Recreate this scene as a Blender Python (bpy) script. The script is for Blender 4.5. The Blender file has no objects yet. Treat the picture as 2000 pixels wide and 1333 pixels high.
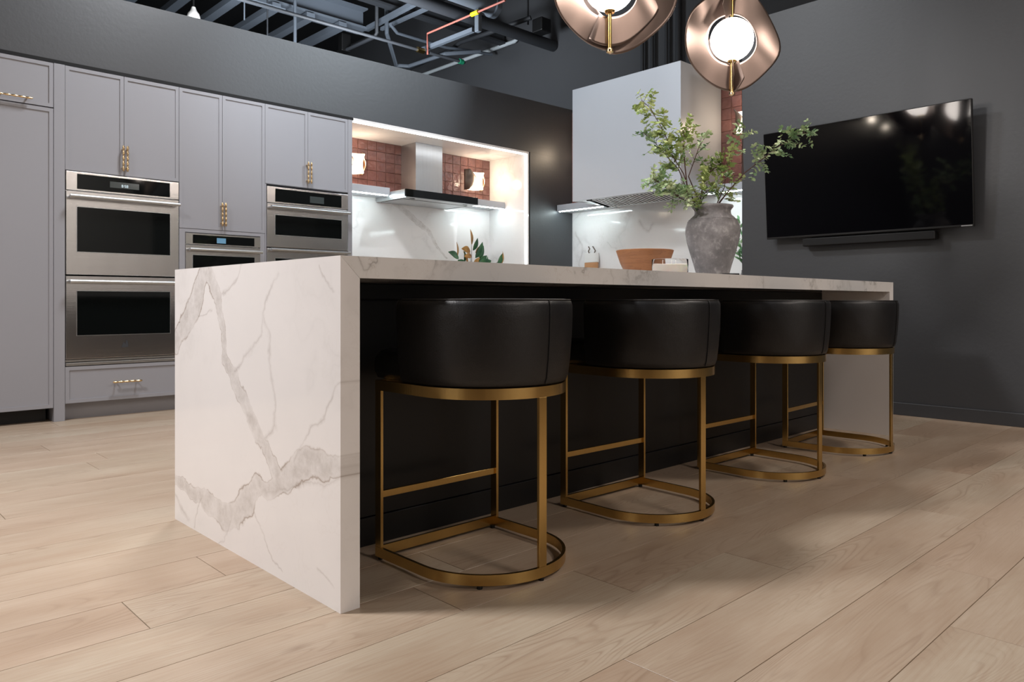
import bpy, bmesh, math, random
from mathutils import Vector, Matrix
random.seed(7)
C = bpy.context.scene.collection
PI = math.pi

# ------------------------------------------------------------------ camera
cam_d = bpy.data.cameras.new('camera'); cam = bpy.data.objects.new('camera', cam_d); C.objects.link(cam)
cam.location = (0, 0, 0.794)
cam.rotation_euler = (PI/2, 0, -math.atan2(0.6893, 0.7247))
cam_d.sensor_width = 36; cam_d.lens = 1465/2000*36; cam_d.shift_y = -75.5/2000
cam_d.clip_start = 0.05; cam_d.clip_end = 60
bpy.context.scene.camera = cam

# ------------------------------------------------------------------ world, exposure
sc = bpy.context.scene
w = bpy.data.worlds.new('world'); sc.world = w; w.use_nodes = True
w.node_tree.nodes['Background'].inputs[0].default_value = (0.5, 0.55, 0.62, 1)
w.node_tree.nodes['Background'].inputs[1].default_value = 0.15
sc.view_settings.view_transform = 'Standard'; sc.view_settings.look = 'None'
sc.view_settings.exposure = 0.0; sc.view_settings.gamma = 1.0
sc.view_settings.use_curve_mapping = False

# ------------------------------------------------------------------ lights of the showroom (ceiling lamps, track lamps, display bulbs) and added fill lights (left, front wall)
def area(name, loc, target, size, power, col, size_y=None, spread=PI):
    l = bpy.data.lights.new(name, 'AREA'); l.energy = power; l.color = col; l.size = size; l.spread = spread
    if size_y: l.shape = 'RECTANGLE'; l.size_y = size_y
    o = bpy.data.objects.new(name, l); C.objects.link(o); o.location = loc
    o.rotation_euler = (Vector(target)-Vector(loc)).to_track_quat('-Z', 'Y').to_euler(); return o
def spot(name, loc, target, power, col, angle=70, rad=0.06, blend=0.6):
    l = bpy.data.lights.new(name, 'SPOT'); l.energy = power; l.color = col; l.spot_size = math.radians(angle)
    l.spot_blend = blend; l.shadow_soft_size = rad
    o = bpy.data.objects.new(name, l); C.objects.link(o); o.location = loc
    o.rotation_euler = (Vector(target)-Vector(loc)).to_track_quat('-Z', 'Y').to_euler(); return o
WARM = (1.0, 0.84, 0.70); NEUT = (1.0, 0.95, 0.90); COOL = (0.82, 0.92, 1.0)
area('left_fill', (-5.6, 1.5, 1.9), (1, 2.2, 0.9), 3.0, 28, (1.0, 0.93, 0.88), 2.4)  # added soft fill from the unseen left side, no real window there
area('ceiling_lamp_aisle', (2.2, 4.4, 4.2), (2.2, 4.3, 0), 0.5, 95, (0.93, 0.96, 1.0))
area('ceiling_lamp_left', (-0.9, 3.4, 4.0), (0.6, 2.4, 0.2), 0.5, 102, (1.0, 0.97, 0.97), None, 2.1)
area('ceiling_lamp_front', (1.8, -2.4, 4.2), (2.2, -0.6, 0), 0.8, 60, (1.0, 0.88, 0.80))
area('ceiling_lamp_right', (4.5, -0.2, 4.3), (4.5, 0.2, 0), 0.5, 65, (1.0, 0.90, 0.82))
area('front_wall_fill', (2.6, -3.6, 4.4), (2.6, -6, 1.6), 1.0, 185, (1.0, 0.96, 0.92))  # added light on the unseen front wall, brightens reflections in steel and brass
area('ceiling_lamp_roof', (4.5, 6.9, 3.2), (6.0, 7.8, 5.2), 0.6, 75, (0.9, 0.95, 1.0))
area('ceiling_lamp_roof', (3.0, 7.2, 3.2), (3.8, 8.8, 5.2), 0.8, 60, (0.9, 0.95, 1.0))
spot('track_lamp_hood', (3.9, 4.4, 4.3), (5.7, 4.5, 2.6), 150, COOL, 50)
spot('track_lamp_wall', (5.2, 2.6, 4.6), (3.7, 5.72, 3.0), 420, COOL, 40)
spot('track_lamp_television', (3.6, 3.4, 4.4), (5.63, 2.9, 2.9), 60, (0.93, 0.96, 1.0), 55)
for x, y, z, e in ((-4.0, 5.6, 2.95, 9), (-4.2, 5.2, 3.1, 6), (-3.8, 4.9, 2.9, 6), (-4.0, 4.6, 2.8, 8), (-4.4, 4.9, 2.7, 4), (-4.0, 4.15, 2.95, 10), (-3.6, 3.9, 2.75, 8), (-4.4, 5.5, 2.8, 4)):
    l = bpy.data.lights.new('display_bulb', 'POINT'); l.energy = e; l.shadow_soft_size = 0.045; l.color = (1.0, 0.86, 0.70)
    o = bpy.data.objects.new('display_bulb', l); C.objects.link(o); o.location = (x, y, z)

# ------------------------------------------------------------------ materials
def s2l(c):
    return tuple(((x/255)/12.92 if x/255 <= 0.04045 else ((x/255+0.055)/1.055)**2.4) for x in c) + (1,)
class N:
    """small wrapper for building node trees"""
    def __init__(s, name):
        s.m = bpy.data.materials.new(name); s.m.use_nodes = True; s.t = s.m.node_tree
        s.b = s.t.nodes['Principled BSDF']
    def n(s, typ, **kw):
        x = s.t.nodes.new(typ)
        for k, v in kw.items():
            if k.startswith('i_'): x.inputs[k[2:].replace('_', ' ')].default_value = v
            else: setattr(x, k, v)
        return x
    def l(s, a, b): s.t.links.new(a, b)
    def set(s, **kw):
        for k, v in kw.items(): s.b.inputs[k.replace('_', ' ')].default_value = v
        return s
    def coord(s, kind='Object', scale=(1, 1, 1), loc=(0, 0, 0)):
        tc = s.n('ShaderNodeTexCoord'); mp = s.n('ShaderNodeMapping'); s.l(tc.outputs[kind], mp.inputs[0])
        mp.inputs['Scale'].default_value = scale; mp.inputs['Location'].default_value = loc
        return mp.outputs[0]
    def noise(s, vec, scale, detail=3, rough=0.5, dist=0.0):
        x = s.n('ShaderNodeTexNoise'); s.l(vec, x.inputs['Vector']); x.inputs['Scale'].default_value = scale
        x.inputs['Detail'].default_value = detail; x.inputs['Roughness'].default_value = rough
        x.inputs['Distortion'].default_value = dist; return x.outputs['Fac']
    def ramp(s, fac, stops):
        x = s.n('ShaderNodeValToRGB'); s.l(fac, x.inputs[0]); e = x.color_ramp.elements
        while len(e) < len(stops): e.new(0.5)
        for q, (p, c) in zip(e, stops):
            q.position = p; q.color = c if len(c) == 4 else tuple(c)+(1,)
        return x.outputs[0]
    def math(s, op, a, b=None, clamp=False):
        x = s.n('ShaderNodeMath', operation=op, use_clamp=clamp)
        for i, v in enumerate((a, b)):
            if v is None: continue
            if isinstance(v, (int, float)): x.inputs[i].default_value = v
            else: s.l(v, x.inputs[i])
        return x.outputs[0]
    def vmath(s, op, a, b=None, sc=None):
        x = s.n('ShaderNodeVectorMath', operation=op)
        for i, v in enumerate((a, b)):
            if v is None: continue
            if isinstance(v, (tuple, list)): x.inputs[i].default_value = v
            else: s.l(v, x.inputs[i])
        if sc is not None: x.inputs['Scale'].default_value = sc
        return x.outputs[0]
    def mix(s, fac, a, b, mode='MIX'):
        x = s.n('ShaderNodeMix', data_type='RGBA', blend_type=mode)
        for i, v in ((0, fac), (6, a), (7, b)):
            if isinstance(v, (int, float)): x.inputs[i].default_value = v
            elif isinstance(v, (tuple, list)): x.inputs[i].default_value = v
            else: s.l(v, x.inputs[i])
        return x.outputs[2]
    def bump(s, h, strength=0.2, dist=0.01):
        x = s.n('ShaderNodeBump'); s.l(h, x.inputs['Height']); x.inputs['Strength'].default_value = strength
        x.inputs['Distance'].default_value = dist; s.l(x.outputs[0], s.b.inputs['Normal']); return x
    def base(s, c): s.l(c, s.b.inputs['Base Color'])

def paint(name, rgb, rough=0.5, bump=0.05, bscale=60, metal=0.0, var=0.06):
    k = N(name); v = k.coord(); c = s2l(rgb)
    nz = k.noise(v, 3.0, 4)
    k.base(k.mix(nz, tuple(x*(1-var) for x in c[:3])+(1,), tuple(min(1, x*(1+var)) for x in c[:3])+(1,)))
    k.set(Roughness=rough, Metallic=metal)
    if bump: k.bump(k.noise(v, bscale, 3), bump, 0.004)
    return k.m
def emit(name, col, strength):
    k = N(name); k.set(Base_Color=(0.02, 0.02, 0.02, 1), Emission_Color=tuple(col)+(1,), Emission_Strength=strength); return k.m
def brushed(name, rgb, rough, scale, metal=1.0, bump=0.03, wav=0.0, aniso=0.0):
    k = N(name); v = k.coord(scale=scale); c = s2l(rgb)
    nz = k.noise(v, 1.0, 4, 0.7)
    k.base(k.mix(nz, tuple(x*0.88 for x in c[:3])+(1,), tuple(min(1, x*1.08) for x in c[:3])+(1,)))
    k.set(Metallic=metal, Roughness=rough, Anisotropic=aniso)
    h = nz
    if wav:
        v2 = k.coord(scale=(6, 6, 1.6)); h = k.math('ADD', k.math('MULTIPLY', nz, bump), k.math('MULTIPLY', k.noise(v2, 1.0, 1), wav))
        k.bump(h, 0.5, 0.02)
    else: k.bump(h, bump, 0.004)
    return k.m

M = {}
M['black_wall'] = paint('charcoal_wall_paint', (54, 56, 60), 0.48, 0.18, 38, var=0.03); M['black_wall'].node_tree.nodes['Principled BSDF'].inputs['Specular IOR Level'].default_value = 0.8
M['dark_wall'] = paint('dark_grey_wall_paint', (74, 76, 80), 0.8, 0.1, 12)
M['light_wall'] = paint('light_showroom_wall', (205, 202, 198), 0.7, 0)
M['roof'] = paint('dark_roof_deck', (40, 42, 45), 0.8, 0.3, 3)
M['steel_grey'] = paint('grey_painted_steel', (92, 100, 110), 0.6, 0.1, 20)
M['steel_dark'] = paint('dark_painted_steel', (52, 55, 60), 0.6, 0.1, 20)
M['conduit'] = paint('galvanised_conduit', (212, 222, 228), 0.4, 0)
M['copper'] = paint('copper_pipe', (176, 106, 94), 0.45, 0)
M['yellow'] = paint('yellow_label', (235, 215, 30), 0.5, 0)
M['green'] = paint('green_valve', (20, 110, 80), 0.5, 0)
M['white_plastic'] = paint('white_plastic', (225, 222, 218), 0.5, 0)
M['cabinet'] = paint('mauve_grey_cabinet_paint', (156, 156, 162), 0.38, 0.03, 30, var=0.015)
M['hood_paint'] = paint('pale_grey_hood_paint', (184, 188, 195), 0.33, 0.03, 20, var=0.015)
M['black_gap'] = paint('black_shadow_gap', (14, 14, 15), 0.8, 0)
M['island_black'] = paint('black_island_paint', (19, 20, 22), 0.42, 0.05, 40)
M['brass'] = brushed('brushed_brass', (214, 180, 114), 0.24, (90, 90, 3), 1.0, 0.05)
M['handle_gold'] = brushed('twisted_brass', (236, 206, 160), 0.24, (20, 20, 20), 1.0, 0.02)
M['steel'] = brushed('stainless_steel', (228, 224, 222), 0.24, (2, 60, 160), 1.0, 0.02, 0.16, 0.8)
M['steel_plain'] = brushed('satin_stainless', (205, 208, 210), 0.34, (80, 80, 2), 1.0, 0.02, 0.0, 0.5)
M['bronze'] = brushed('rose_bronze_sheet', (122, 106, 98), 0.36, (6, 6, 6), 0.9, 0.03)
M['bronze_dark'] = brushed('dark_bronze', (120, 108, 100), 0.4, (6, 6, 6), 0.9, 0.03)
M['black_plastic'] = paint('black_plastic', (12, 12, 13), 0.5, 0)
M['black_glass'] = N('black_glass').set(Base_Color=(0.004, 0.005, 0.005, 1), Roughness=0.05, Specular_IOR_Level=0.28).m
M['screen'] = N('television_screen').set(Base_Color=(0.002, 0.002, 0.003, 1), Roughness=0.06, Specular_IOR_Level=0.4).m
M['globe'] = emit('opal_globe_light', (1.0, 0.91, 0.84), 22)
M['sconce_glow'] = emit('sconce_diffuser', (1.0, 0.84, 0.62), 4.5)
M['led'] = emit('cool_led_strip', (0.80, 0.95, 0.97), 48)
M['led_warm'] = emit('neutral_led_strip', (0.97, 0.98, 1.0), 6)
M['display'] = emit('clock_digits', (0.75, 0.92, 1.0), 1.1)
M['blue_display'] = emit('blue_display', (0.25, 0.6, 0.9), 0.4)
M['display_off'] = N('display_off').set(Base_Color=(0.05, 0.06, 0.06, 1), Roughness=0.15).m
M['wax'] = N('candle_wax').set(Base_Color=s2l((240, 232, 220)), Roughness=0.5, Subsurface_Weight=0.2).m
M['glass'] = N('clear_glass').set(Base_Color=(1, 1, 1, 1), Roughness=0.0, Transmission_Weight=1.0, IOR=1.12).m
M['filter'] = brushed('hood_filter_steel', (205, 205, 203), 0.3, (5, 80, 5), 1.0, 0.02)

def leather():
    k = N('black_leather'); v = k.coord()
    vo = k.n('ShaderNodeTexVoronoi'); k.l(v, vo.inputs['Vector']); vo.inputs['Scale'].default_value = 260
    lo = k.noise(v, 9, 3, 0.6)
    k.base(k.mix(lo, s2l((14, 14, 16)), s2l((22, 22, 24))))
    k.set(Roughness=0.42, Specular_IOR_Level=0.55)
    k.bump(k.math('ADD', k.math('MULTIPLY', vo.outputs['Distance'], 0.10), lo), 0.35, 0.006)
    return k.m
M['leather'] = leather()

def seg_group():
    g = bpy.data.node_groups.new('vein_segment', 'ShaderNodeTree')
    I = g.interface
    for n_, t in (('P', 'NodeSocketVector'), ('A', 'NodeSocketVector'), ('B', 'NodeSocketVector')):
        I.new_socket(n_, in_out='INPUT', socket_type=t)
    I.new_socket('W', in_out='INPUT', socket_type='NodeSocketFloat'); I.new_socket('Prev', in_out='INPUT', socket_type='NodeSocketFloat')
    I.new_socket('D', in_out='OUTPUT', socket_type='NodeSocketFloat')
    gi = g.nodes.new('NodeGroupInput'); go = g.nodes.new('NodeGroupOutput')
    def v(op, a, b=None):
        x = g.nodes.new('ShaderNodeVectorMath'); x.operation = op; g.links.new(a, x.inputs[0])
        if b is not None: g.links.new(b, x.inputs[1])
        return x
    def m(op, a, b, cl=False):
        x = g.nodes.new('ShaderNodeMath'); x.operation = op; x.use_clamp = cl; g.links.new(a, x.inputs[0]); g.links.new(b, x.inputs[1]); return x.outputs[0]
    P, A, B, W, PR = [gi.outputs[i] for i in range(5)]
    pa = v('SUBTRACT', P, A).outputs[0]; ba = v('SUBTRACT', B, A).outputs[0]
    h = m('DIVIDE', v('DOT_PRODUCT', pa, ba).outputs['Value'], v('DOT_PRODUCT', ba, ba).outputs['Value'], True)
    s = g.nodes.new('ShaderNodeVectorMath'); s.operation = 'SCALE'; g.links.new(ba, s.inputs[0]); g.links.new(h, s.inputs['Scale'])
    d = v('LENGTH', v('SUBTRACT', pa, s.outputs[0]).outputs[0]).outputs['Value']
    g.links.new(m('MINIMUM', m('DIVIDE', d, W), PR), go.inputs[0])
    return g
SEG = seg_group()
def marble(name, axes='YZ', wide=(), thin=(), seed=0.0, amb=1.0, rough=0.07, base=(242, 239, 238), nscale=1.0):
    """polished white stone; wide / thin: measured vein polylines [(points, half width)]"""
    k = N(name); v = k.coord(loc=(seed, seed*1.7, seed*0.6))
    n1 = k.n('ShaderNodeTexNoise'); k.l(v, n1.inputs['Vector']); n1.inputs['Scale'].default_value = 2.2*nscale; n1.inputs['Detail'].default_value = 5
    warp = k.vmath('ADD', v, k.vmath('SCALE', k.vmath('SUBTRACT', n1.outputs['Color'], (0.5, 0.5, 0.5)), sc=0.9))
    a = k.noise(warp, 1.1*nscale, 3, 0.5)
    ridge = k.math('ABSOLUTE', k.math('SUBTRACT', a, 0.5))
    mask = k.ramp(k.noise(v, 1.4*nscale, 2), [(0.45, (0, 0, 0)), (0.62, (1, 1, 1))])
    vein = k.ramp(ridge, [(0.0, (1, 1, 1)), (0.006, (0.55, 0.55, 0.55)), (0.03, (0.12, 0.12, 0.12)), (0.07, (0, 0, 0))])
    veinf = k.math('MULTIPLY', k.math('MULTIPLY', vein, mask), amb)
    fine = k.ramp(k.math('ABSOLUTE', k.math('SUBTRACT', k.noise(warp, 3.2*nscale, 4, 0.6), 0.5)), [(0.0, (1, 1, 1)), (0.008, (0.1, 0.1, 0.1)), (0.02, (0, 0, 0))])
    finef = k.math('MULTIPLY', k.math('MULTIPLY', fine, mask), 0.35*amb)
    cloud = k.noise(v, 3.0, 4, 0.6)
    b = s2l(base)
    col = k.mix(cloud, b, tuple(x*0.93 for x in b[:3])+(1,))
    grey = k.mix(k.noise(v, 14, 4, 0.7), s2l((176, 172, 168)), s2l((142, 138, 134)))
    col = k.mix(veinf, col, grey)
    col = k.mix(finef, col, s2l((165, 145, 122)))
    if wide or thin:
        tc = k.n('ShaderNodeTexCoord'); sp = k.n('ShaderNodeSeparateXYZ'); k.l(tc.outputs['Object'], sp.inputs[0])
        cb = k.n('ShaderNodeCombineXYZ')
        k.l(sp.outputs['XYZ'.index(axes[0])], cb.inputs[0]); k.l(sp.outputs['XYZ'.index(axes[1])], cb.inputs[1])
        q = cb.outputs[0]
        for s_, d_ in ((5.0, 0.085), (19.0, 0.03), (60.0, 0.012)):
            nn = k.n('ShaderNodeTexNoise'); k.l(cb.outputs[0], nn.inputs['Vector']); nn.inputs['Scale'].default_value = s_; nn.inputs['Detail'].default_value = 2
            off = k.vmath('MULTIPLY', k.vmath('SUBTRACT', nn.outputs['Color'], (0.5, 0.5, 0.5)), (1, 1, 0))
            q = k.vmath('ADD', q, k.vmath('SCALE', off, sc=d_))
        def chain(lines):
            prev = None
            for pts, wd in lines:
                for i in range(len(pts)-1):
                    g = k.n('ShaderNodeGroup'); g.node_tree = SEG; k.l(q, g.inputs['P'])
                    g.inputs['A'].default_value = (*pts[i], 0); g.inputs['B'].default_value = (*pts[i+1], 0)
                    wv = wd if isinstance(wd, (int, float)) else (wd[i]+wd[i+1])/2
                    g.inputs['W'].default_value = wv
                    if prev is None: g.inputs['Prev'].default_value = 9
                    else: k.l(prev, g.inputs['Prev'])
                    prev = g.outputs[0]
            return prev
        if wide:
            d = chain(wide)
            mott = k.mix(k.noise(cb.outputs[0], 22, 5, 0.75), s2l((216, 210, 206)), s2l((182, 176, 172)))
            f = k.ramp(d, [(0.0, (0.95, 0.95, 0.95)), (0.6, (0.8, 0.8, 0.8)), (0.9, (0.4, 0.4, 0.4)), (1.0, (0.0, 0.0, 0.0))])
            f = k.math('MULTIPLY', f, k.ramp(k.noise(cb.outputs[0], 11, 5, 0.7), [(0.36, (0.25, 0.25, 0.25)), (0.62, (0.85, 0.85, 0.85))]))
            col = k.mix(f, col, mott)
            d2 = k.math('ABSOLUTE', k.math('SUBTRACT', d, 0.92))
            e = k.ramp(d2, [(0.0, (1, 1, 1)), (0.07, (0.25, 0.25, 0.25)), (0.16, (0, 0, 0))])
            e = k.math('MULTIPLY', e, k.ramp(k.noise(cb.outputs[0], 5.5, 2), [(0.42, (0.1, 0.1, 0.1)), (0.6, (0.8, 0.8, 0.8))]))
            col = k.mix(e, col, s2l((150, 132, 118)))
        if thin:
            d = chain(thin)
            f = k.ramp(d, [(0.0, (0.42, 0.42, 0.42)), (0.3, (0.2, 0.2, 0.2)), (1.0, (0, 0, 0))])
            f = k.math('MULTIPLY', f, k.ramp(k.noise(cb.outputs[0], 9, 2), [(0.3, (0.35, 0.35, 0.35)), (0.6, (1, 1, 1))]))
            col = k.mix(f, col, s2l((158, 147, 140)))
    k.base(col); k.set(Roughness=rough, Specular_IOR_Level=0.5)
    return k.m
WIDE = [([(2.576, .895), (2.625, .829), (2.675, .762), (2.74, .712), (2.826, .645)], [.05, .05, .055, .045, .03]),
        ([(2.517, .884), (2.448, .809), (2.426, .71), (2.404, .612), (2.319, .573), (2.239, .493), (2.143, .378), (2.071, .323), (2.019, .268)],
         [.035, .028, .02, .016, .03, .032, .026, .02, .03]),
        ([(2.835, .144), (2.688, .13), (2.564, .115), (2.404, .101), (2.319, .11), (2.219, .19), (2.162, .251), (2.106, .244), (1.985, .29), (1.857, .357), (1.768, .378), (1.66, .376)],
         [.02, .025, .03, .04, .05, .045, .028, .03, .04, .045, .035, .02])]
THIN = [([(2.415, .827), (2.34, .862), (2.278, .904)], .008),
        ([(2.319, .59), (2.239, .638), (2.134, .684), (2.125, .767), (2.088, .808), (2.019, .887)], .010),
        ([(2.125, .767), (2.097, .702), (2.079, .581), (2.036, .512), (2.044, .431), (2.106, .383)], .012),
        ([(2.106, .236), (1.936, .275), (1.797, .322), (1.66, .359)], .009),
        ([(2.588, .11), (2.662, .019)], .007), ([(2.843, .081), (2.78, .043), (2.714, .032)], .012),
        ([(1.66, .605), (1.712, .578), (1.768, .494), (1.827, .458), (1.936, .337)], .008),
        ([(2.181, .164), (2.106, .089), (2.002, .019)], .006), ([(1.797, .087), (1.726, .055)], .006),
        ([(1.783, .887), (1.726, .813)], .007), ([(2.361, .088), (2.448, .001)], .006), ([(2.637, .743), (2.494, .768)], .006)]
M['marble_end'] = marble('white_marble_island_end', 'YZ', WIDE, THIN, 3.0, 0.12)
M['marble'] = marble('white_marble_counter', seed=1.3, amb=0.95, base=(232, 230, 228), nscale=2.2)
M['marble_far'] = marble('white_marble_far_end', seed=5.1, amb=0.5)
DIAG = [([(4.339, 1.837), (4.422, 1.776), (4.555, 1.697), (4.704, 1.598), (4.818, 1.524), (4.895, 1.446), (4.934, 1.375), (5.04, 1.287)],
         [.05, .03, .035, .03, .028, .02, .014, .01])]
M['marble_splash'] = marble('white_marble_splash_left', 'XZ', DIAG, (), 8.0, 0.3)
V2 = [([(5.688, 1.594), (5.573, 1.439), (5.584, 1.319), (5.619, 1.208)], .02), ([(5.197, 1.452), (5.144, 1.407), (5.081, 1.379)], .012),
      ([(4.789, 1.63), (4.729, 1.561), (4.661, 1.524), (4.603, 1.592)], .03)]
M['marble_splash2'] = marble('white_marble_splash_right', 'YZ', (), V2, 11.0, 0.3)

def plank_mat():
    k = N('light_oak_plank'); oi = k.n('ShaderNodeObjectInfo')
    tc = k.n('ShaderNodeTexCoord'); rnd = oi.outputs['Random']
    off = k.n('ShaderNodeCombineXYZ'); k.l(k.math('MULTIPLY', rnd, 57.0), off.inputs[0]); k.l(k.math('MULTIPLY', rnd, 23.0), off.inputs[1])
    p = k.vmath('ADD', tc.outputs['Object'], off.outputs[0])
    cath = k.noise(k.vmath('MULTIPLY', p, (0.85, 6.2, 1)), 1.0, 1.5, 0.45, 0.35)
    line = k.math('FRACT', k.math('MULTIPLY', cath, 34.0))
    lines = k.ramp(line, [(0.0, (1, 1, 1)), (0.22, (0.25, 0.25, 0.25)), (0.5, (0, 0, 0)), (0.86, (0.15, 0.15, 0.15)), (1.0, (1, 1, 1))])
    lmask = k.ramp(k.noise(k.vmath('MULTIPLY', p, (0.9, 5, 1)), 1.3, 2), [(0.45, (0.10, 0.10, 0.10)), (0.62, (1, 1, 1))])
    fine = k.noise(k.vmath('MULTIPLY', p, (5, 130, 1)), 1.0, 5, 0.65)
    blot = k.noise(k.vmath('MULTIPLY', p, (1.3, 5, 1)), 1.0, 4, 0.6)
    col = k.mix(k.ramp(rnd, [(0.0, (0, 0, 0)), (1.0, (1, 1, 1))]), s2l((182, 169, 150)), s2l((177, 157, 138)))
    col = k.mix(k.ramp(blot, [(0.35, (0, 0, 0)), (0.7, (0.85, 0.85, 0.85))]), col, s2l((158, 135, 114)))
    col = k.mix(k.math('MULTIPLY', k.ramp(fine, [(0.4, (0, 0, 0)), (0.75, (1, 1, 1))]), 0.6), col, s2l((158, 134, 112)))
    col = k.mix(k.math('MULTIPLY', k.math('MULTIPLY', lines, lmask), 0.48), col, s2l((132, 108, 88)))
    vo = k.n('ShaderNodeTexVoronoi'); k.l(k.vmath('MULTIPLY', p, (1.4, 3.6, 1)), vo.inputs['Vector']); vo.inputs['Scale'].default_value = 1.0
    knot = k.ramp(vo.outputs['Distance'], [(0.0, (0.45, 0.45, 0.45)), (0.035, (0.2, 0.2, 0.2)), (0.07, (0, 0, 0))])
    col = k.mix(knot, col, s2l((110, 84, 66)))
    k.base(col); k.set(Roughness=0.36, Specular_IOR_Level=0.4)
    k.bump(k.math('ADD', fine, k.math('MULTIPLY', lines, 0.4)), 0.12, 0.003)
    return k.m
M['plank'] = plank_mat()
M['floor_base'] = paint('floor_underlay', (118, 98, 82), 0.8, 0)
M['floor_far'] = paint('oak_floor_beyond', (120, 100, 84), 0.4, 0.05, 20)

def tile_mat():
    k = N('terracotta_glazed_tile'); oi = k.n('ShaderNodeObjectInfo'); v = k.coord('Generated')
    off = k.n('ShaderNodeCombineXYZ'); k.l(k.math('MULTIPLY', oi.outputs['Random'], 40), off.inputs[0])
    p = k.vmath('ADD', v, off.outputs[0])
    col = k.ramp(oi.outputs['Random'], [(0.0, s2l((112, 76, 72))), (0.5, s2l((124, 82, 76))), (1.0, s2l((104, 74, 74)))])
    col = k.mix(k.ramp(k.noise(p, 2.0, 4), [(0.4, (0, 0, 0)), (0.7, (0.6, 0.6, 0.6))]), col, s2l((140, 100, 92)))
    k.base(col); k.set(Roughness=0.13, Specular_IOR_Level=0.6); k.bump(k.noise(p, 1.6, 3), 0.5, 0.02); return k.m
M['tile'] = tile_mat()
M['grout'] = paint('tile_grout', (160, 122, 108), 0.9, 0.1, 40)

def wood_mat(name, c1, c2, sc_=(3, 3, 30)):
    k = N(name); v = k.coord(scale=sc_); n1 = k.noise(v, 1.0, 4, 0.6, 1.2)
    r = k.math('FRACT', k.math('MULTIPLY', n1, 7.0))
    col = k.mix(n1, s2l(c1), s2l(c2)); col = k.mix(k.ramp(r, [(0, (0.5, 0.5, 0.5)), (0.2, (0, 0, 0)), (1, (0.1, 0.1, 0.1))]), col, tuple(x*0.45 for x in s2l(c1)[:3])+(1,))
    k.base(col); k.set(Roughness=0.42); k.bump(n1, 0.1, 0.003); return k.m
M['bowl_wood'] = wood_mat('mango_wood', (126, 78, 44), (176, 118, 72))
M['board_wood'] = wood_mat('oak_board', (176, 128, 88), (200, 150, 110))
def ceramic():
    k = N('weathered_grey_ceramic'); v = k.coord()
    a = k.noise(v, 7, 6, 0.7); b_ = k.noise(v, 28, 4, 0.6)
    col = k.ramp(a, [(0.3, s2l((100, 97, 97))), (0.5, s2l((130, 126, 126))), (0.68, s2l((162, 158, 157)))])
    col = k.mix(k.ramp(b_, [(0.55, (0, 0, 0)), (0.75, (0.5, 0.5, 0.5))]), col, s2l((190, 186, 183)))
    k.base(col); k.set(Roughness=0.8)
    z = k.noise(k.coord(scale=(1, 1, 45)), 1.0, 2)
    k.bump(k.math('ADD', k.math('MULTIPLY', z, 0.6), k.math('MULTIPLY', b_, 0.6)), 0.4, 0.004); return k.m
M['ceramic'] = ceramic()
def leaf_mat(name, c1, c2, c3, sc_=14):
    k = N(name); v = k.coord(); a = k.noise(v, sc_, 2)
    k.base(k.ramp(a, [(0.32, s2l(c1)), (0.5, s2l(c2)), (0.68, s2l(c3))])); k.set(Roughness=0.45, Subsurface_Weight=0.0); return k.m
M['leaf'] = leaf_mat('pale_green_leaf', (112, 140, 76), (164, 182, 108), (206, 214, 150))
M['leaf_cool'] = leaf_mat('blue_green_leaf', (110, 146, 106), (160, 184, 134), (210, 220, 176))
M['magnolia'] = leaf_mat('magnolia_leaf', (18, 62, 36), (30, 84, 48), (60, 112, 64), 8)
M['magnolia_brown'] = leaf_mat('magnolia_underside', (120, 78, 26), (160, 112, 48), (190, 144, 74), 8)
M['olive'] = leaf_mat('olive_leaf', (60, 110, 72), (98, 140, 92), (140, 170, 120), 8)
M['stem'] = paint('brown_stem', (84, 58, 50), 0.7, 0.1, 80)

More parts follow.
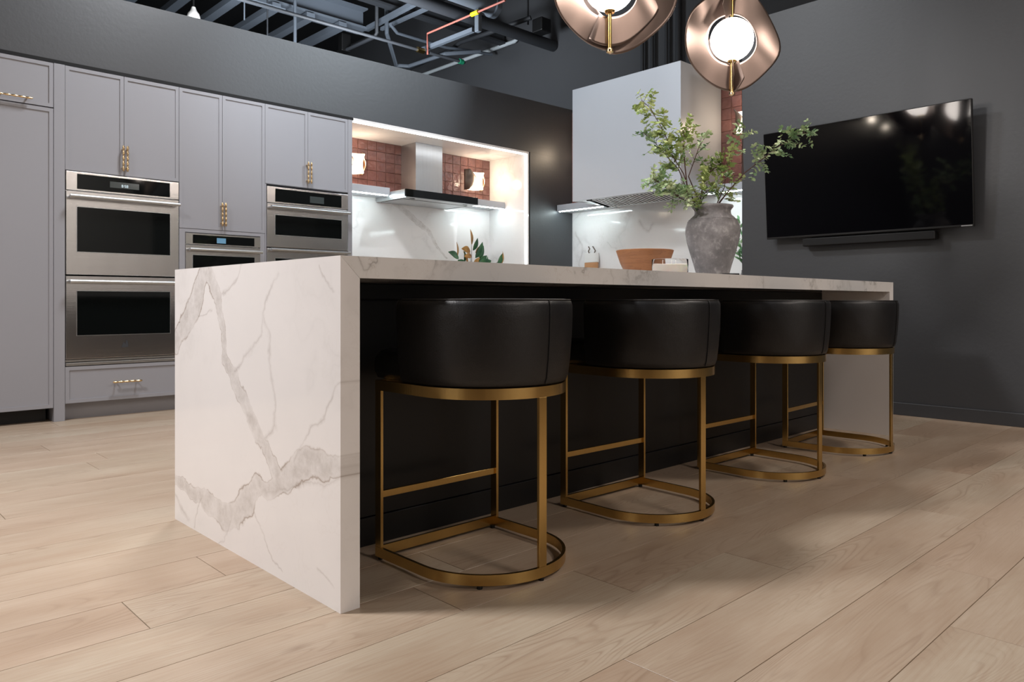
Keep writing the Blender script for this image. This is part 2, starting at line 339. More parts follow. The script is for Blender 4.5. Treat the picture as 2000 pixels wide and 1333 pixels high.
# ------------------------------------------------------------------ mesh helpers
class MB:
    def __init__(s): s.bm = bmesh.new()
    def box(s, x0, x1, y0, y1, z0, z1, bev=0.0, seg=2):
        b = bmesh.new(); bmesh.ops.create_cube(b, size=1)
        for v in b.verts: v.co = Vector(((x0+x1)/2+v.co.x*(x1-x0), (y0+y1)/2+v.co.y*(y1-y0), (z0+z1)/2+v.co.z*(z1-z0)))
        if bev: bmesh.ops.bevel(b, geom=list(b.edges), offset=bev, segments=seg, profile=0.5, affect='EDGES')
        s.merge(b); return s
    def merge(s, b, mat=None):
        if mat is not None: bmesh.ops.transform(b, matrix=mat, verts=b.verts)
        me = bpy.data.meshes.new('t'); b.to_mesh(me); b.free(); s.bm.from_mesh(me); bpy.data.meshes.remove(me); return s
    def tube(s, pts, r, n=12, cap=True):
        pts = [Vector(p) for p in pts]; rs = r if isinstance(r, (list, tuple)) else [r]*len(pts)
        rings = []; up = None
        for i, p in enumerate(pts):
            t = (pts[min(i+1, len(pts)-1)]-pts[max(i-1, 0)]).normalized()
            if up is None: up = t.orthogonal().normalized()
            up = (up-t*up.dot(t)).normalized(); bn = t.cross(up)
            rings.append([s.bm.verts.new(p+(up*math.cos(2*PI*j/n)+bn*math.sin(2*PI*j/n))*rs[i]) for j in range(n)])
        for a, b in zip(rings, rings[1:]):
            for j in range(n): s.bm.faces.new((a[j], a[(j+1) % n], b[(j+1) % n], b[j]))
        if cap: s.bm.faces.new(rings[0][::-1]); s.bm.faces.new(rings[-1])
        return s
    def lathe(s, prof, n=32, c=(0, 0, 0), cap=True):
        rings = [[s.bm.verts.new((c[0]+r*math.cos(2*PI*j/n), c[1]+r*math.sin(2*PI*j/n), c[2]+z)) for j in range(n)] for r, z in prof]
        for a, b in zip(rings, rings[1:]):
            for j in range(n): s.bm.faces.new((a[j], a[(j+1) % n], b[(j+1) % n], b[j]))
        if cap: s.bm.faces.new(rings[0][::-1]); s.bm.faces.new(rings[-1])
        return s
    def grid(s, P):
        R = [[s.bm.verts.new(p) for p in row] for row in P]
        for a, b in zip(R, R[1:]):
            for j in range(len(a)-1): s.bm.faces.new((a[j], a[j+1], b[j+1], b[j]))
        return s
    def poly(s, pts): s.bm.faces.new([s.bm.verts.new(p) for p in pts]); return s
    def prism(s, pts, axis, a, b):
        """extrude a 2D outline along an axis ('x','y','z') from a to b"""
        def P(q, t): return {'x': (t, q[0], q[1]), 'y': (q[0], t, q[1]), 'z': (q[0], q[1], t)}[axis]
        A = [s.bm.verts.new(P(q, a)) for q in pts]; B = [s.bm.verts.new(P(q, b)) for q in pts]; n = len(pts)
        for i in range(n): s.bm.faces.new((A[i], A[(i+1) % n], B[(i+1) % n], B[i]))
        s.bm.faces.new(A[::-1]); s.bm.faces.new(B); return s
    def obj(s, name, m, parent=None, smooth=False, angle=35):
        bmesh.ops.recalc_face_normals(s.bm, faces=s.bm.faces)
        me = bpy.data.meshes.new(name); s.bm.to_mesh(me); s.bm.free(); me.materials.append(m)
        if smooth:
            me.polygons.foreach_set('use_smooth', [True]*len(me.polygons)); me.set_sharp_from_angle(angle=math.radians(angle))
        o = bpy.data.objects.new(name, me); C.objects.link(o)
        if parent: o.parent = parent
        return o
def tag(o, label, cat, group=None, kind=None):
    o['label'] = label; o['category'] = cat
    if group: o['group'] = group
    if kind: o['kind'] = kind
    return o
def thing(name, label, cat, loc=(0, 0, 0), rotz=0, group=None):
    o = bpy.data.objects.new(name, None); o.empty_display_size = 0.1; C.objects.link(o); o.location = loc; o.rotation_euler = (0, 0, rotz)
    return tag(o, label, cat, group)
def struct(o): o['kind'] = 'structure'; return o
def dup(root, loc, rotz, label=None, group=None):
    r = root.copy(); C.objects.link(r); r.location = loc; r.rotation_euler = (0, 0, rotz)
    if label: r['label'] = label
    if group: r['group'] = group
    for ch in list(root.children):
        c = ch.copy(); C.objects.link(c); c.parent = r
        for g in list(ch.children):
            d = g.copy(); C.objects.link(d); d.parent = c
    return r
def box(name, m, x0, x1, y0, y1, z0, z1, parent=None, bev=0.0):
    return MB().box(x0, x1, y0, y1, z0, z1, bev).obj(name, m, parent)

# ------------------------------------------------------------------ room shell
FY, RX, BX, BY, FARX = 5.72, 5.63, 6.39, 6.337, 7.45
floor = struct(box('floor', M['floor_far'], -6, 7.45, -6, 16, -0.20, -0.012))
# planks in view (rows of 0.2225 m, boards of 1.78 m)
PW, PL = 0.2225, 1.78
pm = MB().box(0, PL-0.0018, 0, PW-0.0018, -0.012, 0, 0.0005, 1).obj('plank', M['plank'], floor); pm['_first'] = 1
known = {6: 0.35, 5: -0.35, 4: 0.90, 3: 0.621, 2: -0.35, 1: 1.24, 0: 1.66, -1: 2.13, -2: 1.33, -3: 2.48, -4: 2.045}
first = True; cnt = 0
def in_view(x0, x1, y0, y1):
    for i in range(7):
        for j in range(2):
            x = x0+(x1-x0)*i/6; y = y0+(y1-y0)*j
            d = .6893*x+.7247*y
            if d > 0.55 and abs((.7246*x-.689*y)/d) < 1.25 and d*(742/1465) > 0.50: return True
    return False
k = -17
while k < 21:
    y = 1.262+PW*k
    ref = known.get(k, random.uniform(0, PL))
    n0 = math.floor((-1.6-ref)/PL)
    for i in range(n0, 6):
        x = ref+PL*i
        if x > RX+0.1 or y > FY+0.1: continue
        if y < 3.0 and x+PL > 5.7 and x > 5.62: continue
        if not in_view(x, x+PL, y, y+PW): continue
        if x+0.05 > 7: continue
        if first: o = pm; first = False
        else: o = pm.copy(); C.objects.link(o); o.parent = floor
        o.location = (x, y, 0); cnt += 1
    k += 1
del pm['_first']
# the back wall (kitchen run): header, columns
struct(MB().prism([(0.30, 2.4125), (BX+0.10, 2.4125), (BX+0.10, 2.988), (0.30, 2.908)], 'y', FY, 6.5).obj('wall_back', M['black_wall']))
struct(box('wall_back', M['black_wall'], -6, 0.2995, FY, 6.5, 0, 2.908))
struct(box('wall_back', M['black_wall'], 0.30, RX+0.0595, 6.36, 6.5, 0, 2.412))
struct(box('wall_back', M['black_wall'], RX+0.078, BX+0.10, FY, 6.5, 0, 2.412))
struct(box('wall_back', M['black_gap'], RX+0.0605, RX+0.0775, FY+0.006, 6.5, 0, 2.412))
wr = MB(); wr.box(RX, 6.50, -6, 3.17, 0, 3.10)
struct(wr.obj('wall_right', M['black_wall']))
struct(box('wall_niche', M['black_wall'], BX+0.012, 6.50, 3.171, FY-0.001, 0, 2.955))
struct(box('wall_far', M['dark_wall'], FARX, FARX+0.2, -6, 16, -0.2, 5.6))
struct(box('wall_rear', M['dark_wall'], -6, FARX, 15.8, 16, -0.2, 5.6))
struct(box('wall_left', M['dark_wall'], -6.2, -6, -6, 16, -0.2, 5.6))
struct(box('wall_front', M['light_wall'], -6, FARX, -6.2, -6, -0.2, 5.6))
struct(box('ceiling', M['roof'], -6, FARX, -6, 16, 5.6, 5.8))
struct(MB().box(RX-0.014, RX, -6, 3.17, 0, 0.088, 0.003).obj('baseboard_right', M['black_wall']))
struct(box('trim_1', M['black_gap'], 0.30, 3.515, FY-0.012, FY+0.3, 2.386, 2.41))

# ------------------------------------------------------------------ niche 1 (left cooking niche)
NL, NR = 3.515, 5.672
struct(box('trim_2', M['marble_splash'], NL, NR, BY, BY+0.02, 0.914, 1.85))                      # splash slab
side = struct(MB().box(NR, NR+0.018, FY+0.0, BY+0.02, 0.0, 2.41).obj('trim_3', M['marble_splash2']))
struct(MB().box(NL-0.018, NL, FY+0.02, BY+0.02, 0.914, 2.41).obj('trim_4', M['marble_splash2']))
struct(MB().box(NL-0.018, NR+0.018, FY-0.001, BY+0.02, 2.392, 2.412).obj('trim_5', M['marble_splash2']))
def tiles(parent, plane, u0, u1, z0, z1, axis, pos, skip=None, s=0.106):
    """glazed square tiles set on a wall: one object each, slightly uneven"""
    th = 0.008; proto = None
    nu = int((u1-u0)/s+0.5); nz = int((z1-z0)/s+0.5)
    for i in range(nu):
        for j in range(nz):
            a = u0+(u1-u0)*i/nu; z = z0+(z1-z0)*j/nz; su = (u1-u0)/nu; szz = (z1-z0)/nz
            if skip and skip(a+su/2, z+szz/2): continue
            if proto is None:
                proto = MB().box(-su/2+0.0015, su/2-0.0015, -th, 0, -szz/2+0.0015, szz/2-0.0015, 0.0018, 1).obj('tile', M['tile'], parent); o = proto
            else: o = proto.copy(); C.objects.link(o); o.parent = parent
            t = random.uniform(-1, 1)*0.012; t2 = random.uniform(-1, 1)*0.012
            if axis == 'x': o.location = (a+su/2, pos, z+szz/2); o.rotation_euler = (t, 0, t2)
            else: o.location = (pos, a+su/2, z+szz/2); o.rotation_euler = (t, 0, t2-PI/2)
g1 = struct(box('trim_6', M['grout'], NL, NR, BY-0.002, BY+0.02, 1.851, 2.392))
tiles(g1, 0, NL, NR, 1.903, 2.392, 'x', BY-0.003, skip=lambda a, z: 4.50 < a < 4.74)
# counter and base cabinet below
t = thing('base_cabinet', 'pale grey base cabinet under the left cooking niche', 'cabinet', (0, 0, 0))
MB().box(NL, NR, FY+0.02, BY, 0.10, 0.874).obj('body', M['cabinet'], t)
MB().box(NL, NR, FY+0.08, BY, 0.0, 0.10).obj('toe_kick', M['cabinet'], t)
for i in range(3):
    x0 = NL+(NR-NL)*i/3+0.002; x1 = NL+(NR-NL)*(i+1)/3-0.002
    for z0, z1 in ((0.105, 0.40), (0.405, 0.66), (0.665, 0.87)):
        MB().box(x0, x1, FY, FY+0.02, z0, z1, 0.002).obj('drawer', M['cabinet'], t)
ct = MB().box(NL, NR, FY-0.02, BY, 0.875, 0.914, 0.002).obj('worktop', M['marble'])
tag(ct, 'white marble worktop inside the left cooking niche', 'worktop')
# shelf pieces, with LED strip beneath
def shelf_x(x0, x1, label):
    o = MB().box(x0, x1, 6.076, BY-0.012, 1.832, 1.903, 0.002).obj('niche_shelf', M['hood_paint']); tag(o, label, 'shelf', 'stone shelves of the cooking niches')
    MB().box(x0+0.02, x1-0.02, 6.083, 6.098, 1.824, 1.8315).obj('led_strip', M['led'], o); return o
shelf_x(NL, 4.148, 'short white shelf left of the steel hood, under a glowing sconce')
shelf_x(5.052, NR, 'short white shelf right of the steel hood in the left niche')
# frame LED lines of the niche
o = MB().box(NL+0.02, NR-0.01, FY+0.012, FY+0.032, 2.380, 2.3915).obj('led_line', M['led_warm']); tag(o, 'long white LED line along the top edge of the left niche', 'light strip')
o = MB().box(NR-0.012, NR-0.001, FY+0.012, FY+0.030, 0.93, 2.378).obj('led_line', M['led_warm']); tag(o, 'upright white LED line on the right jamb of the left niche', 'light strip')
# steel chimney hood
t = thing('range_hood', 'stainless steel chimney hood with black glass front in left niche', 'range hood', (4.6, 6.33, 1.79))
t.location = (0, 0, 0)
MB().box(4.456, 4.792, 6.076, BY-0.012, 1.868, 2.391).obj('chimney', M['steel_plain'], t)
cn = MB().box(4.15, 5.05, 5.835, BY-0.012, 1.80, 1.866, 0.002).obj('canopy', M['steel_plain'], t)
MB().box(4.15, 5.05, 5.815, 5.8345, 1.796, 1.868, 0.001).obj('front_glass', M['black_glass'], t)
un = MB().box(4.153, 5.047, 5.82, BY-0.014, 1.790, 1.7995).obj('underside', M['steel_plain'], t)
MB().box(4.19, 5.01, 5.93, 5.938, 1.788, 1.7905).box(4.19, 4.198, 5.93, 6.30, 1.788, 1.7905).box(5.002, 5.01, 5.93, 6.30, 1.788, 1.7905).obj('filter_seam', M['black_plastic'], t)
for sgn in (-1, 1):
    MB().lathe([(0.03, 0), (0.03, 0.002), (0.024, 0.004)], 20, (4.6+sgn*0.33, 5.88, 1.786)).obj('lamp', M['glass'], t, True)

# ------------------------------------------------------------------ wall sconces
def sconce(loc, rz, label):
    """glowing wavy diffuser clasped by a curved dark bronze leaf; local -y points into the room"""
    t = thing('wall_sconce', label, 'wall lamp', loc, rz, 'wavy glowing wall sconces')
    MB().lathe([(0.045, 0), (0.045, 0.012), (0.03, 0.02)], 24).obj('backplate', M['brass'], t, True).rotation_euler = (PI/2, 0, 0)
    def outline(h, w, amp):
        pts = []
        cor = [(-w, -h*1.02), (w*0.96, -h*0.86), (w*1.08, h*0.98), (-w*0.92, h*0.90)]
        for q in range(4):
            x0, z0 = cor[q]; x1, z1 = cor[(q+1) % 4]; bow = (-0.10, 0.17, 0.05, 0.12)[q]
            for i in range(12):
                f = i/12; b_ = math.sin(PI*f)*bow
                x = x0+(x1-x0)*f; z = z0+(z1-z0)*f
                pts.append((x*(1-b_), z*(1-b_)) if bow > 0 else (x, z*(1-b_)))
        return pts
    d = MB(); ol = outline(0.105, 0.118, 0.012)
    rings = []
    for sc_, y in ((0.7, -0.03), (0.97, -0.04), (1.0, -0.055), (0.96, -0.07), (0.6, -0.082), (0.2, -0.086)):
        rings.append([d.bm.verts.new((x*sc_, y, z*sc_)) for x, z in ol])
    for a, b in zip(rings, rings[1:]):
        for j in range(48): d.bm.faces.new((a[j], a[(j+1) % 48], b[(j+1) % 48], b[j]))
    d.bm.faces.new(rings[0]); d.bm.faces.new(rings[-1]); d.obj('diffuser', M['sconce_glow'], t, True, 60)
    def leaf(m, x_edge, rough_m):
        P = []
        for j in range(17):
            z = -0.112+0.224*j/16; row = []
            xr = x_edge-0.05+0.105*math.cos((z-0.01)/0.125*PI/2)**1.3
            for i in range(9):
                f = i/8; x = -0.140+(xr+0.140)*f; y = -0.035-0.075*math.sin(min(1, f*1.15)*PI/2)
                row.append((x, y, z))
            P.append(row)
        o = MB().grid(P).obj('bronze_leaf', rough_m, t, True)
        s = o.modifiers.new('thick', 'SOLIDIFY'); s.thickness = 0.002
    leaf(None, -0.080, M['bronze_dark'])
    P = [[(0.112+0.020*math.cos((j-6)/2.2), -0.025-0.045*i/4, -0.108+0.216*j/12) for i in range(5)] for j in range(13)]
    o = MB().grid(P).obj('gold_rim', M['handle_gold'], t, True); s = o.modifiers.new('thick', 'SOLIDIFY'); s.thickness = 0.002
    l = bpy.data.lights.new('sconce_light', 'POINT'); l.energy = 4; l.color = (1.0, 0.78, 0.56); l.shadow_soft_size = 0.05
    lo = bpy.data.objects.new('sconce_light', l); C.objects.link(lo); lo.parent = t; lo.location = (0, -0.16, 0.0)
    return t
sconce((3.86, BY-0.012, 2.135), 0, 'glowing wall sconce left of the steel hood, cut off by the tall cabinet')
sconce((5.40, BY-0.012, 2.135), 0, 'glowing wall sconce with dark curved leaf right of the steel hood')
sconce((BX-0.012, 3.50, 2.47), -PI/2, 'glowing wall sconce on the red tiles between the boxy hood and the television wall')
sconce((BX-0.012, 5.42, 2.47), -PI/2, 'glowing wall sconce hidden behind the left side of the boxy hood')

# ------------------------------------------------------------------ niche 2 (right, with boxy hood)
struct(box('trim_7', M['marble_splash2'], BX, BX+0.012, 3.17, FY, 0.914, 1.878))
g2 = struct(box('trim_8', M['grout'], BX-0.002, BX+0.012, 3.17, FY, 1.878, 2.955))
tiles(g2, 0, 3.17, FY, 1.88, 2.955, 'y', BX-0.003, skip=lambda a, z: 3.95 < a < 4.96)
t = thing('base_cabinet', 'pale grey base cabinet under the right cooking niche', 'cabinet')
MB().box(5.79, BX, 3.18, FY-0.005, 0.10, 0.874).obj('body', M['cabinet'], t)
MB().box(5.85, BX, 3.18, FY-0.005, 0.0, 0.10).obj('toe_kick', M['cabinet'], t)
for i in range(3):
    y0 = 3.18+2.53*i/3+0.002; y1 = 3.18+2.53*(i+1)/3-0.002
    for z0, z1 in ((0.105, 0.40), (0.405, 0.66), (0.665, 0.87)):
        MB().box(5.77, 5.79, y0, y1, z0, z1, 0.002).obj('drawer', M['cabinet'], t)
ct = MB().box(5.755, BX, 3.175, FY-0.003, 0.875, 0.914, 0.002).obj('worktop', M['marble']); tag(ct, 'white marble worktop inside the right cooking niche', 'worktop')
def shelf_y(y0, y1, a, b, label):
    o = MB().box(6.13, BX-0.013, y0, y1, 1.808, 1.879, 0.002).obj('niche_shelf', M['hood_paint']); tag(o, label, 'shelf', 'stone shelves of the cooking niches')
    MB().box(6.137, 6.152, a, b, 1.800, 1.8075).obj('led_strip', M['led'], o)
shelf_y(5.06, FY-0.004, 5.07, FY-0.03, 'lit white shelf end reaching past the left edge of the boxy hood')
shelf_y(3.18, 3.85, 3.20, 3.84, 'lit white shelf behind the branches, right of the boxy hood')
t = thing('range_hood', 'large pale grey boxy hood cover on the right niche wall', 'range hood')
hb = MB()
for b_ in ((5.70, 5.72, 3.81, 5.10, 1.8195, 2.953), (5.72, BX-0.014, 3.81, 3.83, 1.8195+0.062, 2.953), (5.72, BX-0.014, 5.08, 5.10, 1.8195+0.062, 2.953), (5.72, BX-0.014, 3.83, 5.08, 2.935, 2.953)):
    hb.box(*b_)
for b_ in ((5.72, 6.12, 3.81, 3.83, 1.8195, 1.8815), (5.72, 6.12, 5.08, 5.10, 1.8195, 1.8815)): hb.box(*b_)
hb.obj('hood_cover', M['hood_paint'], t)
MB().box(5.72, 5.79, 3.83, 5.08, 1.8215, 1.84).box(6.08, 6.12, 3.83, 5.08, 1.8215, 1.84).box(5.79, 6.08, 3.83, 3.97, 1.8215, 1.84).box(5.79, 6.08, 4.94, 5.08, 1.8215, 1.84).obj('liner', M['hood_paint'], t)
MB().prism([(5.79, 1.850), (6.085, 1.815), (6.085, 1.822), (5.79, 1.857)], 'y', 3.97, 4.94).obj('recess', M['black_plastic'], t)
MB().box(6.085, 6.12, 3.95, 4.96, 1.778, 1.8205, 0.002).obj('back_rail', M['steel_plain'], t)
for yy in (3.95, 4.943): MB().prism([(5.80, 1.8205), (6.085, 1.778), (6.085, 1.8205)], 'y', yy, yy+0.017).obj('cheek', M['steel_dark'], t)
bf = MB().prism([(5.795, 1.8205), (6.085, 1.782), (6.085, 1.792), (5.795, 1.8305)], 'y', 0, 0.024).obj('baffle', M['filter'], t)
for i in range(22):
    o = bf if i == 0 else bf.copy()
    if i: C.objects.link(o); o.parent = t
    o.location = (0, 3.985+i*0.0428, 0)
MB().box(5.73, 5.75, 4.88, 4.94, 1.812, 1.8215, 0.002).obj('switch', M['black_plastic'], t)

# ------------------------------------------------------------------ tall cabinets
def door(parent, x0, x1, z0, z1, name='door', y=5.70, fr=0.024):
    m = MB(); m.box(x0, x1, y+0.006, y+0.02, z0, z1)
    for a in ((x0, x0+fr, z0, z1), (x1-fr, x1, z0, z1), (x0+fr, x1-fr, z0, z0+fr), (x0+fr, x1-fr, z1-fr, z1)):
        m.box(a[0], a[1], y, y+0.007, a[2], a[3])
    return m.obj(name, M['cabinet'], parent)
def pull(parent, x, z, vert=True, ln=0.18):
    """knotted brass bar pull with two posts"""
    m = MB(); n = 42; pts = []; rs = []
    for i in range(n+1):
        f = i/n; pts.append((0, -0.034, -ln/2+ln*f)); rs.append(0.0055+0.0028*abs(math.sin(f*PI*5)))
    m.tube(pts, rs, 6)
    for s_ in (-1, 1): m.tube([(0, 0, s_*ln*0.36), (0, -0.034, s_*ln*0.36)], 0.0055, 8)
    o = m.obj('handle', M['handle_gold'], parent, True, 60); o.location = (x, 5.70, z)
    if not vert: o.rotation_euler = (0, PI/2, 0)
    return o
G = 0.002
Yc = 6.32
# fridge
t = thing('panelled_fridge', 'tall fridge behind pale grey panels at the left edge of the photo', 'fridge')
MB().box(0.302, 1.225, 5.722, Yc, 0.09, 2.383).obj('body', M['cabinet'], t)
d = door(t, 0.304, 1.224, 2.088, 2.382); pull(d, 1.0, 2.118, False, 0.20)
d = door(t, 0.304, 1.224, 0.094, 2.080)
MB().box(0.304, 1.20, 5.80, Yc, 0.0, 0.09).obj('toe_kick', M['black_plastic'], t)
o = MB().box(1.2265, 1.2915, 5.697, Yc, 0, 2.383, 0.001).obj('cabinet_panel', M['cabinet']); tag(o, 'narrow full-height pale grey panel between fridge and double oven', 'panel')
def oven_unit(parent_label, x0, x1, zt, ctl_b, win, zb, z_handle, panel, name, disp=None, group=None, logo=False, ctl=True):
    t = thing('wall_oven', parent_label, 'oven', group=group); yf = 5.695
    MB().box(x0+0.002, x1-0.002, yf+0.028, yf+0.04, zb+0.002, zt-0.002).obj('body', M['steel_plain'], t)
    if ctl:
        cp = MB().box(x0, x1, yf, yf+0.03, ctl_b+0.003, zt-0.002, 0.002).obj('control_panel', M['steel'], t)
        MB().box(panel[0], panel[1], yf-0.002, yf, panel[2], panel[3]).obj('glass_strip', M['black_glass'], cp)
        if disp:
            MB().box(disp[0], disp[1], yf-0.003, yf-0.002, disp[2], disp[3]).obj('display', disp[4], cp)
            if disp[5]:
                # clock digits 8:58 as seven-segment strokes
                dm = MB(); h = (disp[3]-disp[2])*0.42; wd = h*0.52; cx = (disp[0]+disp[1])/2-0.002; cz = (disp[2]+disp[3])/2-0.004; s_ = h*0.10
                segs = {'8': 'abcdefg', '5': 'afgcd'}
                for ch, off in (('8', -2.1*wd+0.2*wd), ('5', 0.0+0.15*wd), ('8', 1.5*wd+0.1*wd)):
                    X = cx+off
                    pos = {'a': (X, X+wd, cz+h/2-s_, cz+h/2), 'g': (X, X+wd, cz-s_/2, cz+s_/2), 'd': (X, X+wd, cz-h/2, cz-h/2+s_),
                           'f': (X, X+s_, cz, cz+h/2), 'b': (X+wd-s_, X+wd, cz, cz+h/2), 'e': (X, X+s_, cz-h/2, cz), 'c': (X+wd-s_, X+wd, cz-h/2, cz)}
                    for q in segs[ch]: a = pos[q]; dm.box(a[0], a[1], yf-0.0045, yf-0.003, a[2], a[3])
                X = cx-0.35*wd
                for zz in (-0.2, 0.2): dm.box(X, X+s_*1.2, yf-0.0045, yf-0.003, cz+zz*h-s_/2, cz+zz*h+s_/2)
                dm.obj('clock_digits', M['display'], cp)
    dr = MB().box(x0, x1, yf, yf+0.035, zb, ctl_b-0.003, 0.002).obj('oven_door', M['steel'], t)
    MB().box(win[0]-0.004, win[1]+0.004, yf-0.002, yf, win[2]-0.004, win[3]+0.004).obj('window_rim', M['steel_plain'], dr)
    MB().box(win[0], win[1], yf-0.004, yf-0.002, win[2], win[3]).obj('window', M['black_glass'], dr)
    hm = MB().tube([(x0+0.012, yf-0.055, z_handle), (x1+0.002-0.012, yf-0.055, z_handle)], 0.0125, 16)
    for xx in (x0+0.035, x1-0.035): hm.box(xx-0.012, xx+0.012, yf-0.055, yf, z_handle-0.010, z_handle+0.010, 0.003)
    hm.obj('handle', M['steel_plain'], dr, True)
    if logo:
        cx, cz = (x0+x1)/2-0.002, 0.505
        MB().prism([(cx-0.024, cz-0.028), (cx+0.024, cz-0.024), (cx+0.020, cz+0.012), (cx+0.010, cz+0.030), (cx+0.004, cz-0.004), (cx-0.008, cz+0.012)], 'y', yf-0.002, yf).obj('emblem', M['steel_dark'], dr)
    return t
# column A
tA = thing('tall_cabinet', 'tall pale grey cabinet holding the double oven with the lit clock', 'cabinet', group='tall pale grey cabinets')
MB().box(1.2935, 2.033, 5.722, Yc, 1.685, 2.383).box(1.2935, 2.033, 5.722, Yc, 0.115, 0.362).box(1.2935, 1.296, 5.722, Yc, 0.362, 1.685).box(2.030, 2.033, 5.722, Yc, 0.362, 1.685).obj('body', M['cabinet'], tA)
d = door(tA, 1.294, 1.656, 1.684, 2.382); pull(d, 1.645, 1.80)
d = door(tA, 1.659, 2.032, 1.684, 2.382); pull(d, 1.672, 1.80)
d = door(tA, 1.294, 2.032, 0.115, 0.360, 'drawer'); pull(d, 1.672, 0.240, False, 0.19)
MB().box(1.294, 2.032, 5.77, Yc, 0.0, 0.114).obj('toe_kick', M['cabinet'], tA)
oven_unit('upper stainless wall oven with lit clock display, left column', 1.297, 2.029, 1.680, 1.548, (1.363, 1.966, 1.138, 1.440), 0.982, 1.506,
          (1.363, 1.966, 1.562, 1.664), 'oven', (1.565, 1.755, 1.592, 1.634, M['display_off'], True), 'stainless wall ovens')
oven_unit('lower stainless wall oven with small sail-shaped emblem, left column', 1.297, 2.029, 0.976, 0.976, (1.363, 1.966, 0.571, 0.870), 0.412, 0.934, None, 'oven', None, 'stainless wall ovens', True, False)
o = MB().box(1.297, 2.029, 5.70, 5.75, 0.366, 0.386, 0.002).box(1.297, 2.029, 5.71, 5.75, 0.391, 0.406).obj('vent_trim', M['steel_plain'], tA)
# column B
tB = thing('tall_cabinet', 'tall pale grey cabinet with long doors above the small middle oven', 'cabinet', group='tall pale grey cabinets')
MB().box(2.0345, 2.699, 5.735, Yc, 0.115, 2.383).obj('body', M['cabinet'], tB)
MB().box(2.0345, 2.077, 5.702, Yc, 0.60, 1.343).box(2.661, 2.699, 5.702, Yc, 0.60, 1.343).box(2.077, 2.661, 5.702, 5.73, 1.318, 1.343).obj('face_frame', M['cabinet'], tB)
d = door(tB, 2.035, 2.354, 1.346, 2.382); pull(d, 2.343, 1.465)
d = door(tB, 2.357, 2.699, 1.346, 2.382); pull(d, 2.370, 1.465)
d = door(tB, 2.035, 2.699, 0.36, 0.598, 'drawer'); pull(d, 2.37, 0.48, False, 0.19)
d = door(tB, 2.035, 2.699, 0.115, 0.357, 'drawer'); pull(d, 2.37, 0.24, False, 0.19)
MB().box(2.035, 2.699, 5.77, Yc, 0.0, 0.114).obj('toe_kick', M['cabinet'], tB)
oven_unit('small stainless steam oven in the middle column, lower than its neighbours', 2.079, 2.659, 1.314, 1.226, (2.131, 2.608, 0.80, 1.148), 0.605, 1.188,
          (2.131, 2.608, 1.236, 1.300), 'oven', (2.31, 2.38, 1.245, 1.285, M['blue_display'], False), 'stainless wall ovens')
# column C
tC = thing('tall_cabinet', 'tall pale grey cabinet beside the left niche, holding two stacked ovens', 'cabinet', group='tall pale grey cabinets')
MB().box(2.7015, 3.455, 5.722, Yc, 1.745, 2.383).box(2.7015, 3.455, 5.722, Yc, 0.115, 0.60).box(2.7015, 2.711, 5.702, Yc, 0.60, 1.745).obj('body', M['cabinet'], tC)
d = door(tC, 2.702, 3.073, 1.748, 2.382); pull(d, 3.062, 1.87)
d = door(tC, 3.076, 3.455, 1.748, 2.382); pull(d, 3.090, 1.87)
d = door(tC, 2.702, 3.455, 0.36, 0.598, 'drawer'); pull(d, 3.08, 0.48, False, 0.19)
d = door(tC, 2.702, 3.455, 0.115, 0.357, 'drawer'); pull(d, 3.08, 0.24, False, 0.19)
MB().box(2.702, 3.455, 5.77, Yc, 0.0, 0.114).obj('toe_kick', M['cabinet'], tC)
oven_unit('wide low stainless microwave oven at the top of the right column', 2.714, 3.453, 1.730, 1.593, (2.784, 3.388, 1.340, 1.500), 1.240, 1.560,
          (2.784, 3.388, 1.608, 1.712), 'oven', (3.09, 3.22, 1.625, 1.680, M['display_off'], False), 'stainless wall ovens')
oven_unit('stainless oven whose top edge shows over the island, right column', 2.714, 3.453, 1.234, 1.234, (2.784, 3.388, 0.80, 1.15), 0.605, 1.217, None, 'oven', None, 'stainless wall ovens', False, False)
o = MB().box(3.4565, 3.4965, 5.697, Yc, 0, 2.383, 0.001).obj('cabinet_panel', M['cabinet']); tag(o, 'narrow full-height pale grey panel at the left side of the left niche', 'panel')

# ------------------------------------------------------------------ island
ISX0, ISX1, ISY0, ISY1, TOP = 1.0, 4.76, 1.685, 2.845, 0.914
isl = thing('kitchen_island', 'long kitchen island with white marble waterfall ends and black panelled base', 'island', (0, 0, 0))
MB().prism([(ISX0, 0.0), (ISX0+0.057, 0.0), (ISX0+0.057, TOP-0.0578), (ISX0, TOP-0.0002)], 'y', ISY0, ISY1).obj('waterfall_end', M['marble_end'], isl)['label'] = 'white marble end slab with broad grey veins'
MB().prism([(ISX0+0.0003, TOP), (ISX1-0.0003, TOP), (ISX1-0.057, TOP-0.057), (ISX0+0.0573, TOP-0.057)], 'y', ISY0, ISY1).obj('worktop', M['marble'], isl)
MB().prism([(ISX1, 0.0), (ISX1-0.057, 0.0), (ISX1-0.057, TOP-0.0578), (ISX1, TOP-0.0002)], 'y', ISY0, ISY1).obj('waterfall_end', M['marble_far'], isl)
bx0, bx1, by = ISX0+0.059, ISX1-0.059, 2.10
MB().box(bx0, bx1, by+0.012, 2.80, 0.0, 0.855).obj('base', M['island_black'], isl)
MB().box(bx0, bx1, by-0.006, by+0.012, 0.0, 0.092, 0.002).obj('plinth', M['island_black'], isl)
pn = 1
for i in range(pn):
    a = bx0+(bx1-bx0)*i/pn+0.0015; b = bx0+(bx1-bx0)*(i+1)/pn-0.0015
    MB().box(a, b, by, by+0.012, 0.094, 0.800, 0.0015).obj('panel', M['island_black'], isl)
MB().box(bx0, bx1, by-0.010, by+0.012, 0.803, 0.8555, 0.003).obj('top_rail', M['island_black'], isl)
